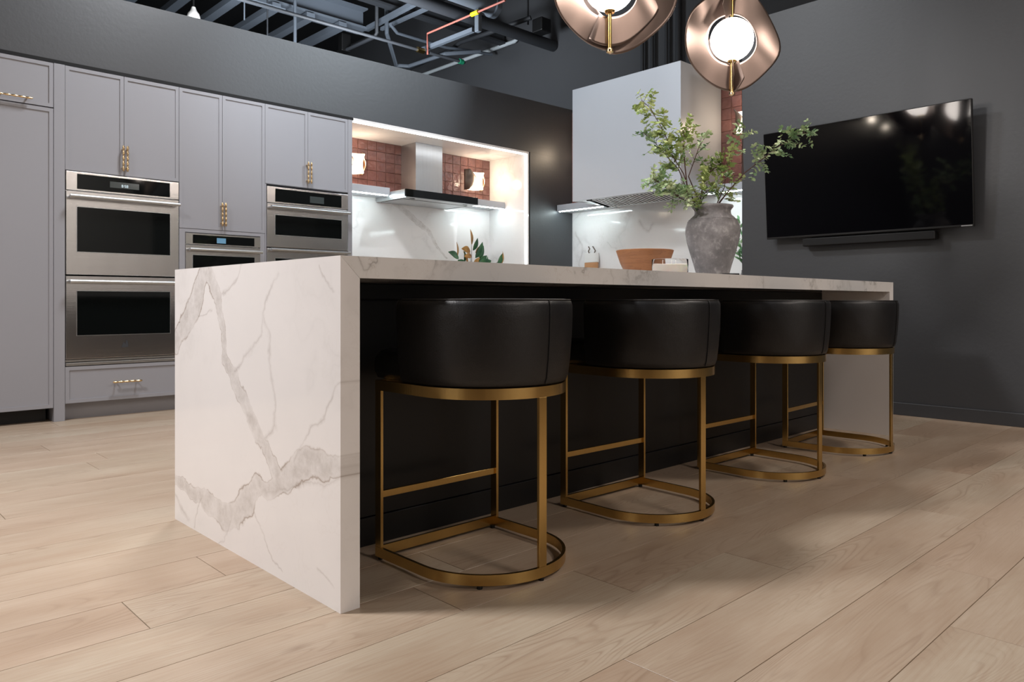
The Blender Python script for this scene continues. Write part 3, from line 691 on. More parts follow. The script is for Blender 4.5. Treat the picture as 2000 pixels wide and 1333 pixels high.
for i in range(4):
    a = bx0+(bx1-bx0)*i/4+0.0015; b = bx0+(bx1-bx0)*(i+1)/4-0.0015
    MB().box(a, b, 2.80, 2.82, 0.11, 0.845, 0.002).obj('door', M['island_black'], isl)

# ------------------------------------------------------------------ counter stools
def d_path(w_, f, n=28):
    """outline of a D: straight front corners at y=+f, half circle at the back"""
    p = [(-w_, f), (-w_, 0)]
    p += [(w_*math.cos(PI+PI*i/n), w_*math.sin(PI+PI*i/n)) for i in range(1, n)]
    p += [(w_, 0), (w_, f)]
    return p
def d_ring(w_, f, t_, z0, z1):
    m = MB(); o = d_path(w_, f); i = d_path(w_-t_, f-t_); n = len(o)
    V = [[m.bm.verts.new((x, y, z)) for x, y in q] for q, z in ((o, z0), (o, z1), (i, z1), (i, z0))]
    for a in range(4):
        A, B = V[a], V[(a+1) % 4]
        for j in range(n): m.bm.faces.new((A[j], A[(j+1) % n], B[(j+1) % n], B[j]))
    return m
def make_stool():
    W, F = 0.245, 0.24
    t = thing('counter_stool', 'x', 'stool')
    d_ring(W, F, 0.010, 0.010, 0.040).obj('base_ring', M['brass'], t, True, 30)
    for x in (-W, W-0.010): MB().box(x, x+0.010, F-0.030, F, 0.040, 0.5235, 0.0008, 1).obj('leg', M['brass'], t)
    MB().box(-0.015, 0.015, -W, -W+0.010, 0.040, 0.5235, 0.0008, 1).obj('leg', M['brass'], t)
    MB().box(-W+0.010, W-0.010, F-0.022, F-0.012, 0.192, 0.213, 0.0008, 1).obj('footrest', M['brass'], t)
    d_ring(W, F, 0.012, 0.5235, 0.5545).obj('seat_band', M['brass'], t, True, 30)
    fm = MB().lathe([(0.008, 0), (0.008, 0.010)], 12).obj('foot_glide', M['black_plastic'], t)
    for i, (x, y) in enumerate(((-W+0.012, F-0.012), (W-0.012, F-0.012), (-0.17, -0.165), (0.17, -0.165), (0, -W+0.008))):
        o = fm if i == 0 else fm.copy()
        if i: C.objects.link(o); o.parent = t
        o.location = (x, y, 0)
    # seat cushion: stacked D outlines with a rounded edge
    m = MB(); rings = []
    for s_, z in ((0.90, 0.535), (0.93, 0.556), (1.0, 0.562), (1.03, 0.58), (1.035, 0.60), (1.02, 0.625), (0.97, 0.644), (0.88, 0.655), (0.55, 0.660), (0.1, 0.661)):
        w_ = 0.238*s_ if z > 0.56 and s_ > 0.5 else 0.238*s_
        p = d_path(min(w_, 0.246), 0.238*s_+0.01, 20)
        # soften front corners
        q = []
        for x, y in p:
            if y > 0.19*s_: x *= 0.965
            q.append((x, y))
        rings.append([m.bm.verts.new((x, y, z)) for x, y in q])
    n = len(rings[0])
    for a, b in zip(rings, rings[1:]):
        for j in range(n): m.bm.faces.new((a[j], a[(j+1) % n], b[(j+1) % n], b[j]))
    m.bm.faces.new(rings[0][::-1]); m.bm.faces.new(rings[-1]); m.obj('seat', M['leather'], t, True, 50)
    # wrap-around backrest
    prof = []   # (radial offset, z): outside going up, over the rounded top, inside going down
    for z, r in ((0.556, 0.238), (0.562, 0.247), (0.58, 0.253), (0.63, 0.259), (0.69, 0.2635), (0.75, 0.266), (0.785, 0.266), (0.797, 0.262), (0.803, 0.254),
                 (0.805, 0.240), (0.803, 0.226), (0.796, 0.216), (0.78, 0.211), (0.72, 0.207), (0.66, 0.205), (0.60, 0.205), (0.56, 0.207), (0.556, 0.215)):
        prof.append((r, z))
    st = []
    ye = 0.105
    for y in (ye, ye-0.004, ye-0.012, ye-0.05, 0.03): st.append((-1, 0, 0, y))
    nA = 40
    for i in range(nA+1): a = PI+PI*i/nA; st.append((math.cos(a), math.sin(a), 0, 0))
    for y in (0.03, ye-0.05, ye-0.012, ye-0.004, ye): st.append((1, 0, 0, y))
    m = MB(); R = []
    for i, (nx, ny, ox, oy) in enumerate(st):
        e = min(i, len(st)-1-i); s_ = {0: 0.80, 1: 0.93}.get(e, 1.0)
        a = math.atan2(ny, nx); pinch = 1-0.006*math.exp(-((a+PI/2)/0.05)**2)
        R.append([m.bm.verts.new((ox+nx*(0.236+(r-0.236)*s_)*pinch, oy+ny*(0.236+(r-0.236)*s_)*pinch, 0.68+(z-0.68)*(0.97 if e == 0 else 1))) for r, z in prof])
    n = len(prof)
    for a, b in zip(R, R[1:]):
        for j in range(n): m.bm.faces.new((a[j], a[(j+1) % n], b[(j+1) % n], b[j]))
    m.bm.faces.new(R[0]); m.bm.faces.new(R[-1][::-1]); bk = m.obj('backrest', M['leather'], t, True, 50)
    pts = [(math.cos(-PI/2+0.03)*r*1.001, math.sin(-PI/2+0.03)*r*1.001, z) for r, z in prof[1:9]]
    MB().tube(pts, 0.0016, 6).obj('seam', M['black_plastic'], bk, True)
    pts = []
    for i in range(len(st)):
        nx, ny, ox, oy = st[i]; pts.append((ox+nx*0.2585, oy+ny*0.2585, 0.8015))
    MB().tube(pts[2:-2], 0.0022, 6).obj('piping', M['leather'], bk, True)
    return t
lab = ['black leather and brass counter stool nearest the veined marble island end', 'second counter stool from the veined marble island end',
       'third counter stool from the veined marble island end, next to last', 'farthest counter stool, standing before the far marble end slab']
s0 = make_stool()
spots = [(1.537, 1.732, 0.0), (2.385, 1.737, -0.03), (3.335, 1.732, -0.02), (4.150, 1.722, 0.035)]
for i, (x, y, a) in enumerate(spots):
    if i == 0:
        s0.location = (x, y, 0); s0.rotation_euler = (0, 0, a); s0['label'] = lab[0]; s0['group'] = 'counter stools along the island'
    else: dup(s0, (x, y, 0), a, lab[i])

# ------------------------------------------------------------------ pendants
def pendant(loc, az, label):
    """opal globe on a brass rod inside five curled bronze sheets"""
    t = thing('pendant_lamp', label, 'pendant lamp', loc, 0, 'bronze petal pendants over the island')
    R0, RI = 0.302, 0.142; vw = Vector((0.76, 0.65))
    MB().lathe([(0.121*math.sin(PI*i/24) if 0 < i < 24 else 0.0015, -0.121*math.cos(PI*i/24)) for i in range(25)], 40).obj('globe', M['globe'], t, True, 180)
    for nm, z0, z1 in (('lower_rod', -0.312, -0.120), ('rod', 0.120, 3.295-0.0)):
        MB().tube([(0, 0, z0), (0, 0, z1)], 0.0095, 14).obj(nm, M['brass'], t, True)
    MB().lathe([(0.004, -0.325), (0.017, -0.318), (0.017, -0.306), (0.011, -0.300)], 20).obj('end_cap', M['handle_gold'], t, True)
    MB().lathe([(0.022, -0.132), (0.026, -0.122), (0.022, -0.112)], 20).obj('globe_holder', M['brass'], t, True)
    for q, (a0, curl, sx, *rg) in enumerate(az):
        P = []; lo_, hi_, bk, sR = (list(rg)+[0, 1])[:4] if len(rg) > 1 else (-90, 90, 0, 1)
        for i in range(33):
            th = math.radians(lo_+(hi_-lo_)*i/32); row = []
            ct, st_ = math.cos(th), math.sin(th)
            Ro = R0*sR*(0.965+0.04*math.cos(4*th)+0.02*math.sin(2*th+q))
            for j in range(13):
                r = RI+(Ro-RI)*j/12; u = r*ct*sx; z = r*st_
                if bk == 0: u = max(u, 0.004)
                bend = curl*(abs(u)/R0)**1.3+0.16*math.sin(2.2*th+q)*(u/R0)
                a = math.radians(a0)+bend
                row.append((u*math.cos(a)+bk*vw.x, u*math.sin(a)+bk*vw.y, z))
            P.append(row)
        o = MB().grid(P).obj('petal', M['bronze'], t, True, 180)
        s = o.modifiers.new('thick', 'SOLIDIFY'); s.thickness = 0.0018; s.offset = 0
    return t
PA = [(-62, 0.55, 1), (-134, 0.5, 0.92), (128, 0.5, 1), (62, 0.55, 1), (0, 0.5, 0.97)]
pendant((3.90, 2.26, 2.310), [(-46, 0.22, 1.0), (134, 0.22, 1.0), (36, 0.5, 0.9), (-178, 0.35, 0.55, 38, 90), (-150, 0.9, 0.42, -90, -52), (-95, 0.5, 0.5, -90, -56)], 'bronze petal pendant seen whole, in front of the boxy hood')
pendant((2.79, 2.26, 2.300), [(-36, 0.30, 1, -112, 90, 0.020, 0.93), (138, 0.25, 1, -90, 90, 0.034, 1.0), (-30, -0.3, 1.06, -90, 90, 0.065, 1.03), (60, 0.5, 0.9), (-150, 0.6, 0.45, 35, 90)], 'bronze petal pendant cut off by the top edge of the photo')

# ------------------------------------------------------------------ television and soundbar
t = thing('television', 'large black wall television tilted slightly down on the dark wall', 'television', (5.50, 2.18, 1.70))
rz = 0
TW, TH = 1.44, 0.825
MB().box(0, 0.030, -TW/2, TW/2, -TH/2, TH/2, 0.004).obj('housing', M['black_plastic'], t)
MB().box(-0.002, 0.0, -TW/2+0.006, TW/2-0.006, -TH/2+0.016, TH/2-0.006).obj('screen', M['screen'], t)
MB().box(0.030, 0.065, -TW/2+0.25, TW/2-0.25, -0.30, 0.10, 0.01).obj('back_cover', M['black_plastic'], t)
MB().box(0.065, 0.118, -0.20, 0.20, -0.10, 0.06).obj('wall_bracket', M['black_plastic'], t)
MB().box(-0.001, 0.0, -TW/2+0.010, -TW/2+0.075, -TH/2+0.004, -TH/2+0.011).obj('maker_mark', M['steel_plain'], t)
t.rotation_euler = (0, math.radians(-4.0), 0)
sb = thing('soundbar', 'black soundbar mounted just below the television', 'soundbar', (5.572, 2.155, 1.250))
MB().box(-0.035, 0.035, -0.46, 0.46, -0.030, 0.030, 0.008, 3).obj('body', M['black_plastic'], sb)
MB().box(-0.0365, -0.035, -0.45, 0.45, -0.024, 0.024).obj('grille', M['black_gap'], sb)
for y in (-0.3, 0.3): MB().box(0.035, 0.058, y-0.02, y+0.02, -0.012, 0.012).obj('bracket', M['black_plastic'], sb)

# ------------------------------------------------------------------ things on the island
vx, vy = 3.71, 2.27
vp = [(0.072, 0.0), (0.080, 0.003), (0.088, 0.03), (0.104, 0.09), (0.124, 0.155), (0.141, 0.215), (0.1495, 0.265), (0.148, 0.300), (0.138, 0.330), (0.120, 0.352), (0.104, 0.366),
      (0.099, 0.376), (0.0985, 0.392), (0.104, 0.402), (0.110, 0.408), (0.1135, 0.415), (0.111, 0.421), (0.103, 0.423), (0.096, 0.420), (0.088, 0.40), (0.090, 0.365), (0.12, 0.32), (0.13, 0.26), (0.09, 0.08), (0.05, 0.03)]
p2 = []
for r, z in vp:
    p2.append((r, z))
v = MB().lathe(p2, 56).obj('vase', M['ceramic'], None, True, 60); v.location = (vx, vy, TOP)
tag(v, 'large weathered grey ceramic vase holding leafy branches on the island', 'vase')
for z in (0.322, 0.331, 0.340):
    r = 0.1395 if z < 0.325 else (0.1375 if z < 0.335 else 0.131)
    MB().lathe([(r-0.004, z-0.0022), (r+0.001, z-0.0012), (r+0.0015, z), (r+0.001, z+0.0012), (r-0.004, z+0.0022)], 56, cap=False).obj('turned_ring', M['ceramic'], v, True)
b = MB().lathe([(0.070, 0), (0.082, 0.004), (0.104, 0.035), (0.128, 0.085), (0.150, 0.150), (0.1465, 0.153), (0.142, 0.149), (0.120, 0.09), (0.09, 0.03), (0.04, 0.018)], 56).obj('wooden_bowl', M['bowl_wood'], None, True, 50)
b.location = (3.215, 2.37, TOP); tag(b, 'brown grained wooden bowl with flared sides on the island', 'bowl')
c = thing('candle', 'three wick white candle in a clear glass bowl before the wooden bowl', 'candle', (2.985, 2.055, TOP))
MB().lathe([(0.070, 0), (0.078, 0.003), (0.0835, 0.012), (0.085, 0.030), (0.085, 0.082), (0.0835, 0.0835), (0.082, 0.082), (0.0818, 0.030), (0.078, 0.008), (0.02, 0.006)], 48).obj('glass_bowl', M['glass'], c, True, 50)
MB().lathe([(0.076, 0.0085), (0.0810, 0.030), (0.0812, 0.056), (0.079, 0.0575), (0.01, 0.0578)], 48).obj('wax', M['wax'], c, True, 50)
for a in range(3):
    x, y = 0.035*math.cos(a*2.1+0.4), 0.035*math.sin(a*2.1+0.4)
    MB().tube([(x, y, 0.057), (x, y, 0.068), (x+0.002, y, 0.074)], 0.0013, 6).obj('wick', M['white_plastic'], c)
o = MB().box(-0.045, 0.045, -0.04, 0.04, 0, 0.030, 0.003).obj('phone_stand', M['black_plastic']); o.location = (3.505, 2.05, TOP); o.rotation_euler = (0, 0, -0.75)
tag(o, 'small flat dark object lying right of the vase on the island', 'tray')
o.name = 'dark_tray'; o.data.name = 'dark_tray'

# ------------------------------------------------------------------ branches in the vase
BR = [[(3.639, 2.336, 1.345), (3.611, 2.363, 1.43), (3.591, 2.382, 1.516), (3.549, 2.422, 1.608), (3.516, 2.454, 1.74), (3.454, 2.512, 1.887), (3.42, 2.544, 1.926)],
      [(3.639, 2.336, 1.353), (3.608, 2.379, 1.44), (3.589, 2.412, 1.542), (3.547, 2.466, 1.622), (3.527, 2.498, 1.671), (3.455, 2.552, 1.751)],
      [(3.656, 2.32, 1.353), (3.633, 2.377, 1.504), (3.677, 2.369, 1.595), (3.721, 2.362, 1.686), (3.766, 2.354, 1.739)],
      [(3.628, 2.347, 1.345), (3.549, 2.385, 1.38), (3.466, 2.428, 1.438), (3.399, 2.454, 1.479)],
      [(3.656, 2.32, 1.345), (3.668, 2.301, 1.476), (3.686, 2.277, 1.522), (3.732, 2.227, 1.567), (3.761, 2.192, 1.566)],
      [(3.735, 2.246, 1.345), (3.748, 2.21, 1.397), (3.805, 2.132, 1.51), (3.84, 2.077, 1.561), (3.918, 1.979, 1.656), (3.974, 1.903, 1.714), (4.012, 1.843, 1.725)],
      [(3.805, 2.152, 1.486), (3.833, 2.152, 1.516), (3.798, 2.137, 1.64), (3.772, 2.114, 1.778)],
      [(3.606, 2.368, 1.438), (3.629, 2.402, 1.608), (3.66, 2.427, 1.774), (3.732, 2.414, 1.807)],
      [(3.729, 2.251, 1.353), (3.779, 2.237, 1.442), (3.807, 2.245, 1.516)],
      [(3.662, 2.315, 1.353), (3.64, 2.266, 1.408), (3.64, 2.197, 1.428)],
      [(3.735, 2.246, 1.353), (3.785, 2.232, 1.403), (3.853, 2.202, 1.485)],
      [(3.628, 2.347, 1.345), (3.548, 2.34, 1.376), (3.502, 2.301, 1.412)]]
# (branch, start fraction, twigs, leaf material)
spec = [(0, .40, 46, 'leaf'), (1, .50, 30, 'leaf_cool'), (2, .62, 9, 'leaf_cool'), (3, .40, 46, 'leaf_cool'), (4, .50, 38, 'leaf'), (5, .50, 36, 'leaf_cool'),
        (6, .45, 9, 'leaf_cool'), (7, .35, 28, 'leaf'), (8, .5, 8, 'leaf_cool'), (9, .2, 14, 'leaf'), (10, .5, 8, 'leaf'), (11, .3, 14, 'leaf_cool')]
def leaflet(m, p, d, up, ln, wd):
    d = d.normalized(); s_ = d.cross(up)
    if s_.length < 1e-3: s_ = d.orthogonal()
    s_.normalize(); nrm = s_.cross(d).normalized()
    prof = ((0.0, 0.06), (0.18, 0.38), (0.42, 0.50), (0.66, 0.48), (0.86, 0.30))
    A = [m.bm.verts.new(p+d*ln*f+s_*wd*w_+nrm*ln*0.05) for f, w_ in prof]; B = [m.bm.verts.new(p+d*ln*f-s_*wd*w_+nrm*ln*0.05) for f, w_ in prof]
    K = [m.bm.verts.new(p+d*ln*f-nrm*ln*0.02) for f, w_ in prof]; T = m.bm.verts.new(p+d*ln)
    for a in range(4):
        m.bm.faces.new((A[a], A[a+1], K[a+1], K[a])); m.bm.faces.new((K[a], K[a+1], B[a+1], B[a]))
    m.bm.faces.new((A[4], T, K[4])); m.bm.faces.new((K[4], T, B[4]))
def along(P, f):
    L = [(P[i+1]-P[i]).length for i in range(len(P)-1)]; tot = sum(L)*f
    for i, l in enumerate(L):
        if tot <= l or i == len(L)-1: return P[i].lerp(P[i+1], min(1, tot/l)), (P[i+1]-P[i]).normalized()
        tot -= l
bunch = thing('leafy_branches', 'tall leafy green branches spreading from the grey vase', 'branches', (0, 0, 0))
rnd = random.Random(3)
for bi, f0, nt, lm in spec:
    P = [Vector(p) for p in BR[bi]]
    root = P[0].copy()
    if bi not in (6, 7):
        base = Vector((vx+(root.x-vx)*0.5, vy+(root.y-vy)*0.5, 1.20)); P = [base]+P; f0 = f0*0.85+0.12
    n = len(P)
    st = MB(); rs = [0.0042*(1-0.65*i/(n-1)) for i in range(n)]
    st.tube(P, rs, 7)
    fm = MB()
    for k_ in range(nt):
        f = f0+(1-f0)*(k_+rnd.random()*0.6)/nt
        p, d = along(P, min(1, f))
        side = Vector((rnd.gauss(0, 1), rnd.gauss(0, 1), rnd.gauss(0.15, 0.9))); side = (side-d*side.dot(d)*0.5).normalized()
        tdir = (side+d*0.35).normalized(); tl = rnd.uniform(0.045, 0.095)
        q = p+tdir*tl+Vector((0, 0, rnd.uniform(-0.012, 0.008)))
        st.tube([p, p.lerp(q, .5)+Vector((0, 0, 0.004)), q], [0.0012, 0.001, 0.0006], 4)
        up = Vector((rnd.gauss(0, .5), rnd.gauss(0, .5), 1)).normalized()
        nl = rnd.randint(3, 5); sv = tdir.cross(up).normalized()
        for g_ in range(1, nl+1):
            c_ = p.lerp(q, g_/nl)
            for s_ in (-1, 1):
                ld = (sv*s_+tdir*0.45+Vector((rnd.gauss(0, .2), rnd.gauss(0, .2), rnd.gauss(0, .2)))).normalized()
                leaflet(fm, c_, ld, up+Vector((rnd.gauss(0, .3), rnd.gauss(0, .3), 0)), rnd.uniform(0.020, 0.030), rnd.uniform(0.014, 0.019))
        leaflet(fm, q, tdir, up, 0.022, 0.013)
    bo = st.obj('branch', M['stem'], bunch, True)
    fo = fm.obj('leaves', M[lm], bo); fo['kind'] = 'stuff'

# magnolia spray in niche 1
def big_leaf(parent, p, d, up, ln, wd, m, curl=0.15):
    d = Vector(d).normalized(); up = Vector(up).normalized(); s_ = d.cross(up).normalized(); nrm = s_.cross(d).normalized(); P = []
    for i in range(9):
        f = i/8; w_ = wd*math.sin(PI*min(1, f**0.85))*0.5+0.0015; row = []
        for j in range(-2, 3):
            row.append(Vector(p)+d*ln*f+s_*w_*j/2+nrm*(abs(j)*0.12*w_+curl*ln*math.sin(PI*f)))
        P.append(row)
    o = MB().grid(P).obj('leaf', m, parent, True, 180); sd = o.modifiers.new('thick', 'SOLIDIFY'); sd.thickness = 0.001; return o
mg = thing('magnolia_sprig', 'magnolia sprigs with green and brown leaves in front of the left splashback', 'plant', (5.19, 6.08, TOP+0.0))
mg.scale = (0.88, 1.0, 1.14)
stem = MB()
tips = [(0, 0, .44), (-.10, 0.02, .30), (.10, 0.0, .30), (-.24, 0, .32), (.24, .02, .24), (.48, 0, .31), (-.05, -.03, .34)]
for tx, ty, tz in tips: stem.tube([(0, 0, 0.10), (tx*0.4, ty*.4, tz*.55), (tx, ty, tz)], [0.006, 0.004, 0.002], 7)
stem.obj('stem', M['stem'], mg, True)
pot = MB().lathe([(0.055, 0), (0.075, 0.01), (0.08, 0.08), (0.06, 0.14), (0.064, 0.155), (0.058, 0.155), (0.05, 0.13), (0.05, 0.03)], 32).obj('vessel', M['white_plastic'], mg, True)
LV = [((0.0, 0, .43), (-.15, 0, 1), .15, .05, 1), ((.02, 0, .38), (.35, -.3, 1), .13, .065, 0), ((.03, -.03, .31), (.3, -.4, .9), .17, .10, 0), ((.06, 0, .36), (.9, 0, .55), .12, .05, 1),
      ((-.02, 0, .37), (-1, 0, .15), .14, .07, 1), ((-.02, -.02, .33), (-1, -.1, -.1), .13, .05, 1), ((.10, 0, .25), (.8, -.2, .6), .15, .07, 0), ((.10, 0, .27), (.5, 0, .9), .14, .045, 1), ((.12, 0, .30), (.25, -.3, 1), .14, .06, 0),
      ((-.2, 0, .30), (-.9, 0, .3), .17, .07, 0), ((-.22, 0, .28), (.9, -.3, -.4), .15, .06, 0), ((-.22, 0, .32), (-.1, 0, 1), .13, .03, 1), ((-.12, 0, .25), (.05, 0, 1), .13, .04, 0), ((-.06, 0, .24), (-.5, 0, .9), .15, .045, 1),
      ((.05, -.03, .22), (.9, -.3, .35), .2, .10, 0), ((.02, -.03, .22), (.6, -.3, -.3), .16, .08, 0), ((.0, -.02, .24), (.7, 0, .5), .13, .05, 1), ((.42, 0, .25), (.6, 0, .8), .15, .06, 0), ((.50, 0, .27), (.1, 0, 1), .12, .03, 1), ((.22, 0, .22), (.3, 0, .9), .12, .04, 0), ((-.24, -.02, .26), (-.3, -.4, -.6), .12, .05, 1)]
for p, d, ln, wd, br in LV: big_leaf(mg, p, d, (0.2, -1, 0.3), ln, wd, M['magnolia_brown'] if br else M['magnolia'], 0.06)
# olive branch in niche 2
ol = thing('olive_plant', 'narrow leaved green plant right of the grey vase in the right niche', 'plant', (6.18, 3.43, TOP))
MB().lathe([(0.05, 0), (0.07, 0.01), (0.075, 0.10), (0.05, 0.15), (0.05, 0.17), (0.044, 0.17), (0.04, 0.05)], 32).obj('vessel', M['ceramic'], ol, True)
st = MB(); r2 = random.Random(5); LL = []
for i in range(9):
    a = r2.uniform(0, 2*PI); R_ = r2.uniform(0.05, 0.15); zt = r2.uniform(0.32, 0.66)
    P = [Vector((0, 0, 0.1)), Vector((R_*.4*math.cos(a), R_*.4*math.sin(a), zt*.6)), Vector((R_*math.cos(a), R_*math.sin(a), zt))]
    st.tube(P, [0.004, 0.003, 0.0015], 6)
    for k_ in range(9):
        p, d = along(P, 0.42+0.58*k_/8)
        sd = Vector((r2.gauss(0, 1), r2.gauss(0, 1), 0.5)).normalized(); LL.append((p, (sd+d*.6), r2.uniform(.06, .085)))
st.obj('stem', M['stem'], ol, True)
for p, d, ln in LL: big_leaf(ol, p, d, (-.7, -.5, .6), ln, 0.018, M['olive'], 0.05)
# cutting board
cb = thing('cutting_board', 'white and wood cutting board leaning on the right splashback', 'cutting board', (6.335, 5.40, TOP))
MB().box(-0.009, 0.009, -0.095, 0.095, 0.0, 0.322, 0.004).obj('wood_part', M['board_wood'], cb)
MB().box(-0.0105, 0.0105, -0.0965, 0.0965, 0.322, 0.425, 0.003).obj('white_part', M['white_plastic'], cb)
for s_ in (-1, 1):
    MB().tube([(0, s_*0.035, 0.42), (0.0, s_*0.05, 0.45), (0, s_*0.032, 0.475), (0, s_*0.03+0.02, 0.50)], 0.007, 8).obj('loop', M['bronze_dark'], cb, True)
cb.rotation_euler = (0, math.radians(2.5), 0)

# ------------------------------------------------------------------ open ceiling: beams, pipes, rods
def pipe(name, pts, r, m, label, cat, n=10, group=None): return tag(MB().tube(pts, r, n).obj(name, m, None, True, 40), label, cat, group)
def beam_x(y, x0, x1, z0, z1, fl, m, name, label):
    o = MB().box(x0, x1, y-fl/2, y+fl/2, z0, z0+0.03).box(x0, x1, y-fl/2, y+fl/2, z1-0.02, z1).box(x0, x1, y-0.012, y+0.012, z0+0.02, z1-0.02).obj(name, m)
    return tag(o, label, 'beam')
beam_x(8.62, -3.0, 5.45, 4.40, 4.68, 0.26, M['steel_grey'], 'roof_girder', 'long grey steel girder crossing the open ceiling above the tall cabinets')
for i, x in enumerate((2.36, 2.80, 3.25, 3.70, 4.15, 4.60, 5.05)):
    o = MB().box(x-0.055, x+0.055, 8.45, 15.8, 4.31, 4.385).obj('roof_joist', M['steel_grey'])
    lj = ['grey roof joist farthest left in the open ceiling', 'grey roof joist at the far left, just left of the white lamp housing', 'grey roof joist right behind the white lamp housing', 'grey roof joist first right of the white lamp housing',
          'grey roof joist second right of the white lamp housing', 'grey roof joist ending beside the thin upright rod', 'grey roof joist farthest right, ending at the thick girder bracket'][i]
    tag(o, lj, 'joist', 'grey roof joists')
gp = pipe('gas_pipe', [(1.0, 7.48, 3.9), (5.62, 7.47, 3.9)], 0.019, M['steel_dark'], 'thin grey pipe running the length of the open ceiling to the copper valve', 'pipe')
gp2 = pipe('gas_pipe', [(5.69, 7.47, 3.9), (6.25, 7.46, 3.9)], 0.020, M['steel_dark'], 'short dark pipe continuing right of the copper valve', 'pipe')
pipe('strut_channel', [(1.0, 7.75, 4.02), (3.9, 7.75, 4.02)], 0.03, M['steel_grey'], 'grey channel beside the long thin pipe at the upper left', 'pipe', 4)
cp_ = pipe('copper_pipe', [(5.65, 7.46, 3.87), (5.65, 7.46, 4.13), (5.65, 6.05, 4.13)], 0.012, M['copper'], 'copper pipe with one right-angle bend below the roof', 'pipe')
MB().tube([(5.50, 7.47, 3.9), (5.60, 7.47, 3.9)], 0.035, 10).obj('valve', M['brass'], gp, True)['label'] = 'brass valve'
MB().tube([(5.65, 6.62, 4.13), (5.65, 6.50, 4.13)], 0.026, 10).obj('sleeve', M['yellow'], cp_, True)['label'] = 'yellow sleeve'
o = MB().tube([(6.16, 7.46, 3.9), (6.22, 7.46, 3.9)], 0.034, 10).obj('valve', M['green'], gp2, True); o['label'] = 'small green valve'
pipe('conduit', [(7.40, 9.9, 4.52), (7.40, 7.72, 4.52), (7.40, 7.58, 4.58)], 0.028, M['conduit'], 'bright silver conduit fixed along the far wall', 'pipe')
pipe('sprinkler_pipe', [(3.2, 7.0, 4.28), (7.44, 7.0, 4.28)], 0.075, M['steel_dark'], 'thick dark pipe ending in a flange on the far wall', 'pipe', 16)
sm_ = pipe('sprinkler_main', [(2.5, 6.60, 4.30), (5.95, 6.60, 4.30)], 0.10, M['steel_grey'], 'thickest grey pipe with a coupling at its end, by the top edge', 'pipe', 18)
o = MB().tube([(5.93, 6.60, 4.30), (6.0, 6.60, 4.30)], 0.13, 18).obj('coupling', M['steel_grey'], sm_, True)
MB().box(5.70, 5.76, 6.56, 6.63, 3.94, 4.26, 0.01).obj('hanger', M['steel_grey'], sm_)
pipe('strut_bar', [(5.73, 6.68, 3.99), (5.72, 7.70, 3.99)], 0.035, M['steel_grey'], 'grey strut bar running under the copper pipe', 'bar', 4)
pipe('strut_bar', [(5.40, 7.2, 4.42), (5.46, 8.54, 4.42)], 0.04, M['steel_grey'], 'grey strut bar meeting the end of the long girder', 'bar', 4)
pipe('strut_bar', [(5.62, 7.2, 4.42), (5.60, 8.40, 4.42)], 0.028, M['steel_grey'], 'thinner strut bar parallel to the one at the girder end', 'bar', 4)
pipe('conduit', [(5.35, 8.13, 5.58), (5.35, 8.13, 4.24), (5.35, 8.17, 4.2), (5.35, 8.85, 4.2)], 0.024, M['steel_dark'], 'short dark conduit near the black roof bracket', 'pipe')
o = MB().box(5.28, 5.42, 8.86, 8.96, 4.18, 4.42, 0.01).obj('roof_bracket', M['black_plastic']); tag(o, 'black bracket rising above the wall edge below the girder end', 'bracket')
pipe('conduit', [(5.60, 8.30, 5.595), (5.55, 8.20, 4.30), (6.15, 8.85, 4.16), (6.30, 8.75, 4.16), (6.42, 8.07, 4.2), (6.9, 7.9, 4.3)], 0.028, M['steel_grey'], 'bent grey conduit dipping in a V toward the wall top', 'pipe')
pipe('flexible_conduit', [(6.82, 9.5, 4.4), (6.75, 8.37, 4.4), (6.72, 8.11, 4.44), (6.69, 7.42, 4.4), (6.9, 6.9, 4.5)], 0.03, M['steel_dark'], 'dark flexible conduit sagging along the far wall', 'pipe')
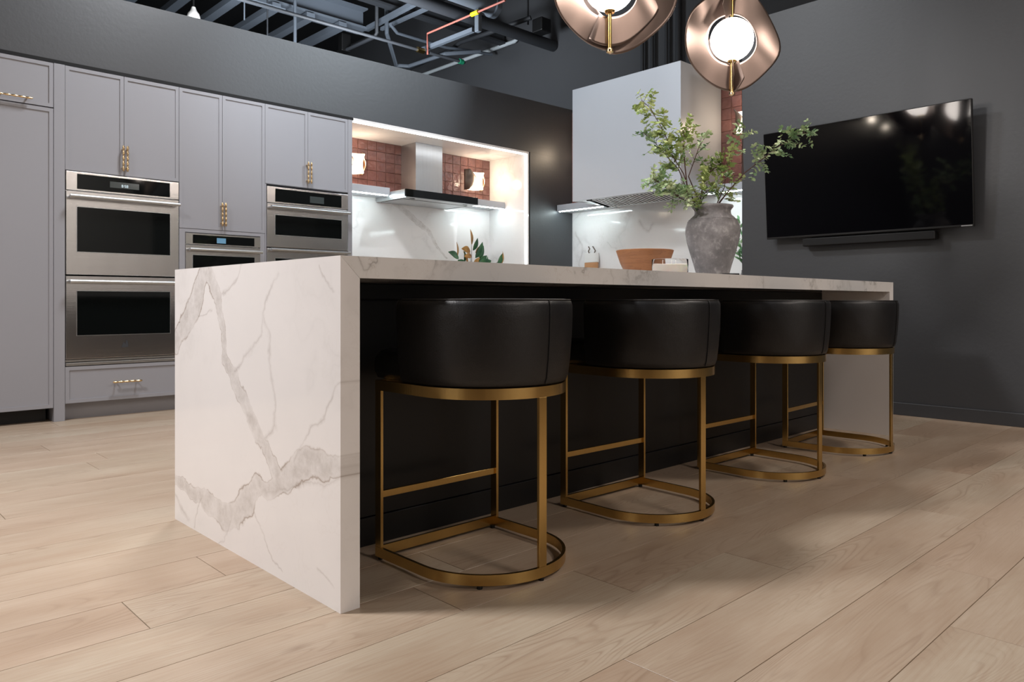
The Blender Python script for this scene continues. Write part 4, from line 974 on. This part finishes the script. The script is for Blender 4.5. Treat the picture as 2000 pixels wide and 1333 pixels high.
pipe('cable', [(5.40, 7.9, 4.30), (5.57, 8.0, 4.26), (6.0, 8.1, 4.30), (6.47, 8.14, 4.32), (7.3, 8.1, 4.4)], 0.022, M['steel_grey'], 'curved grey cable right of the long girder', 'cable')
beam_x(7.95, 4.6, 7.4, 4.52, 4.70, 0.12, M['steel_dark'], 'roof_girder', 'dark thin beam running to the far wall behind the copper pipe')
pipe('thread_rod', [(3.55, 8.0, 3.9), (3.55, 8.0, 5.6)], 0.008, M['steel_grey'], 'thin hanging rod right of the white lamp housing', 'rod')
pipe('thread_rod', [(4.35, 8.38, 3.4), (4.35, 8.38, 5.6)], 0.02, M['steel_grey'], 'upright rod crossing in front of the long girder', 'rod')
pipe('thread_rod', [(3.96, 8.30, 3.4), (3.96, 8.30, 5.6)], 0.009, M['steel_dark'], 'thin dark rod hanging between two roof joists', 'rod')
pipe('thread_rod', [(6.95, 7.0, 4.45), (6.95, 7.0, 5.6)], 0.012, M['steel_dark'], 'thin rod holding the black junction box by the bronze pendant', 'rod')
o = MB().box(6.92, 7.10, 6.72, 6.90, 4.30, 4.48, 0.015).obj('junction_box', M['black_plastic']); tag(o, 'black junction box on the far wall left of the cut-off pendant', 'box')
lp = thing('hanging_lamp', 'small white bell-shaped lamp housing hanging beyond the wall top', 'lamp', (3.14, 8.37, 3.82))
MB().lathe([(0.066, -0.06), (0.070, -0.03), (0.070, 0.10), (0.060, 0.14), (0.036, 0.17), (0.020, 0.215)], 28).obj('shade', M['white_plastic'], lp, True, 40)
MB().tube([(0, 0, 0.21), (0, 0, 1.78)], 0.011, 8).obj('cord', M['black_plastic'], lp, True)
for i, (y, r) in enumerate(((5.489, .022), (5.346, .024), (5.142, .022), (4.979, .032))):
    lb = ['leftmost dark upright pipe above the boxy hood', 'second dark upright pipe from the left above the boxy hood', 'third dark upright pipe from the left above the boxy hood', 'thickest dark upright pipe, touching the right pendant edge'][i]
    pipe('wall_pipe', [(7.40, y, 2.0), (7.40, y, 5.6)], r, M['steel_dark'], lb, 'pipe', 10, 'upright pipes on the far wall')
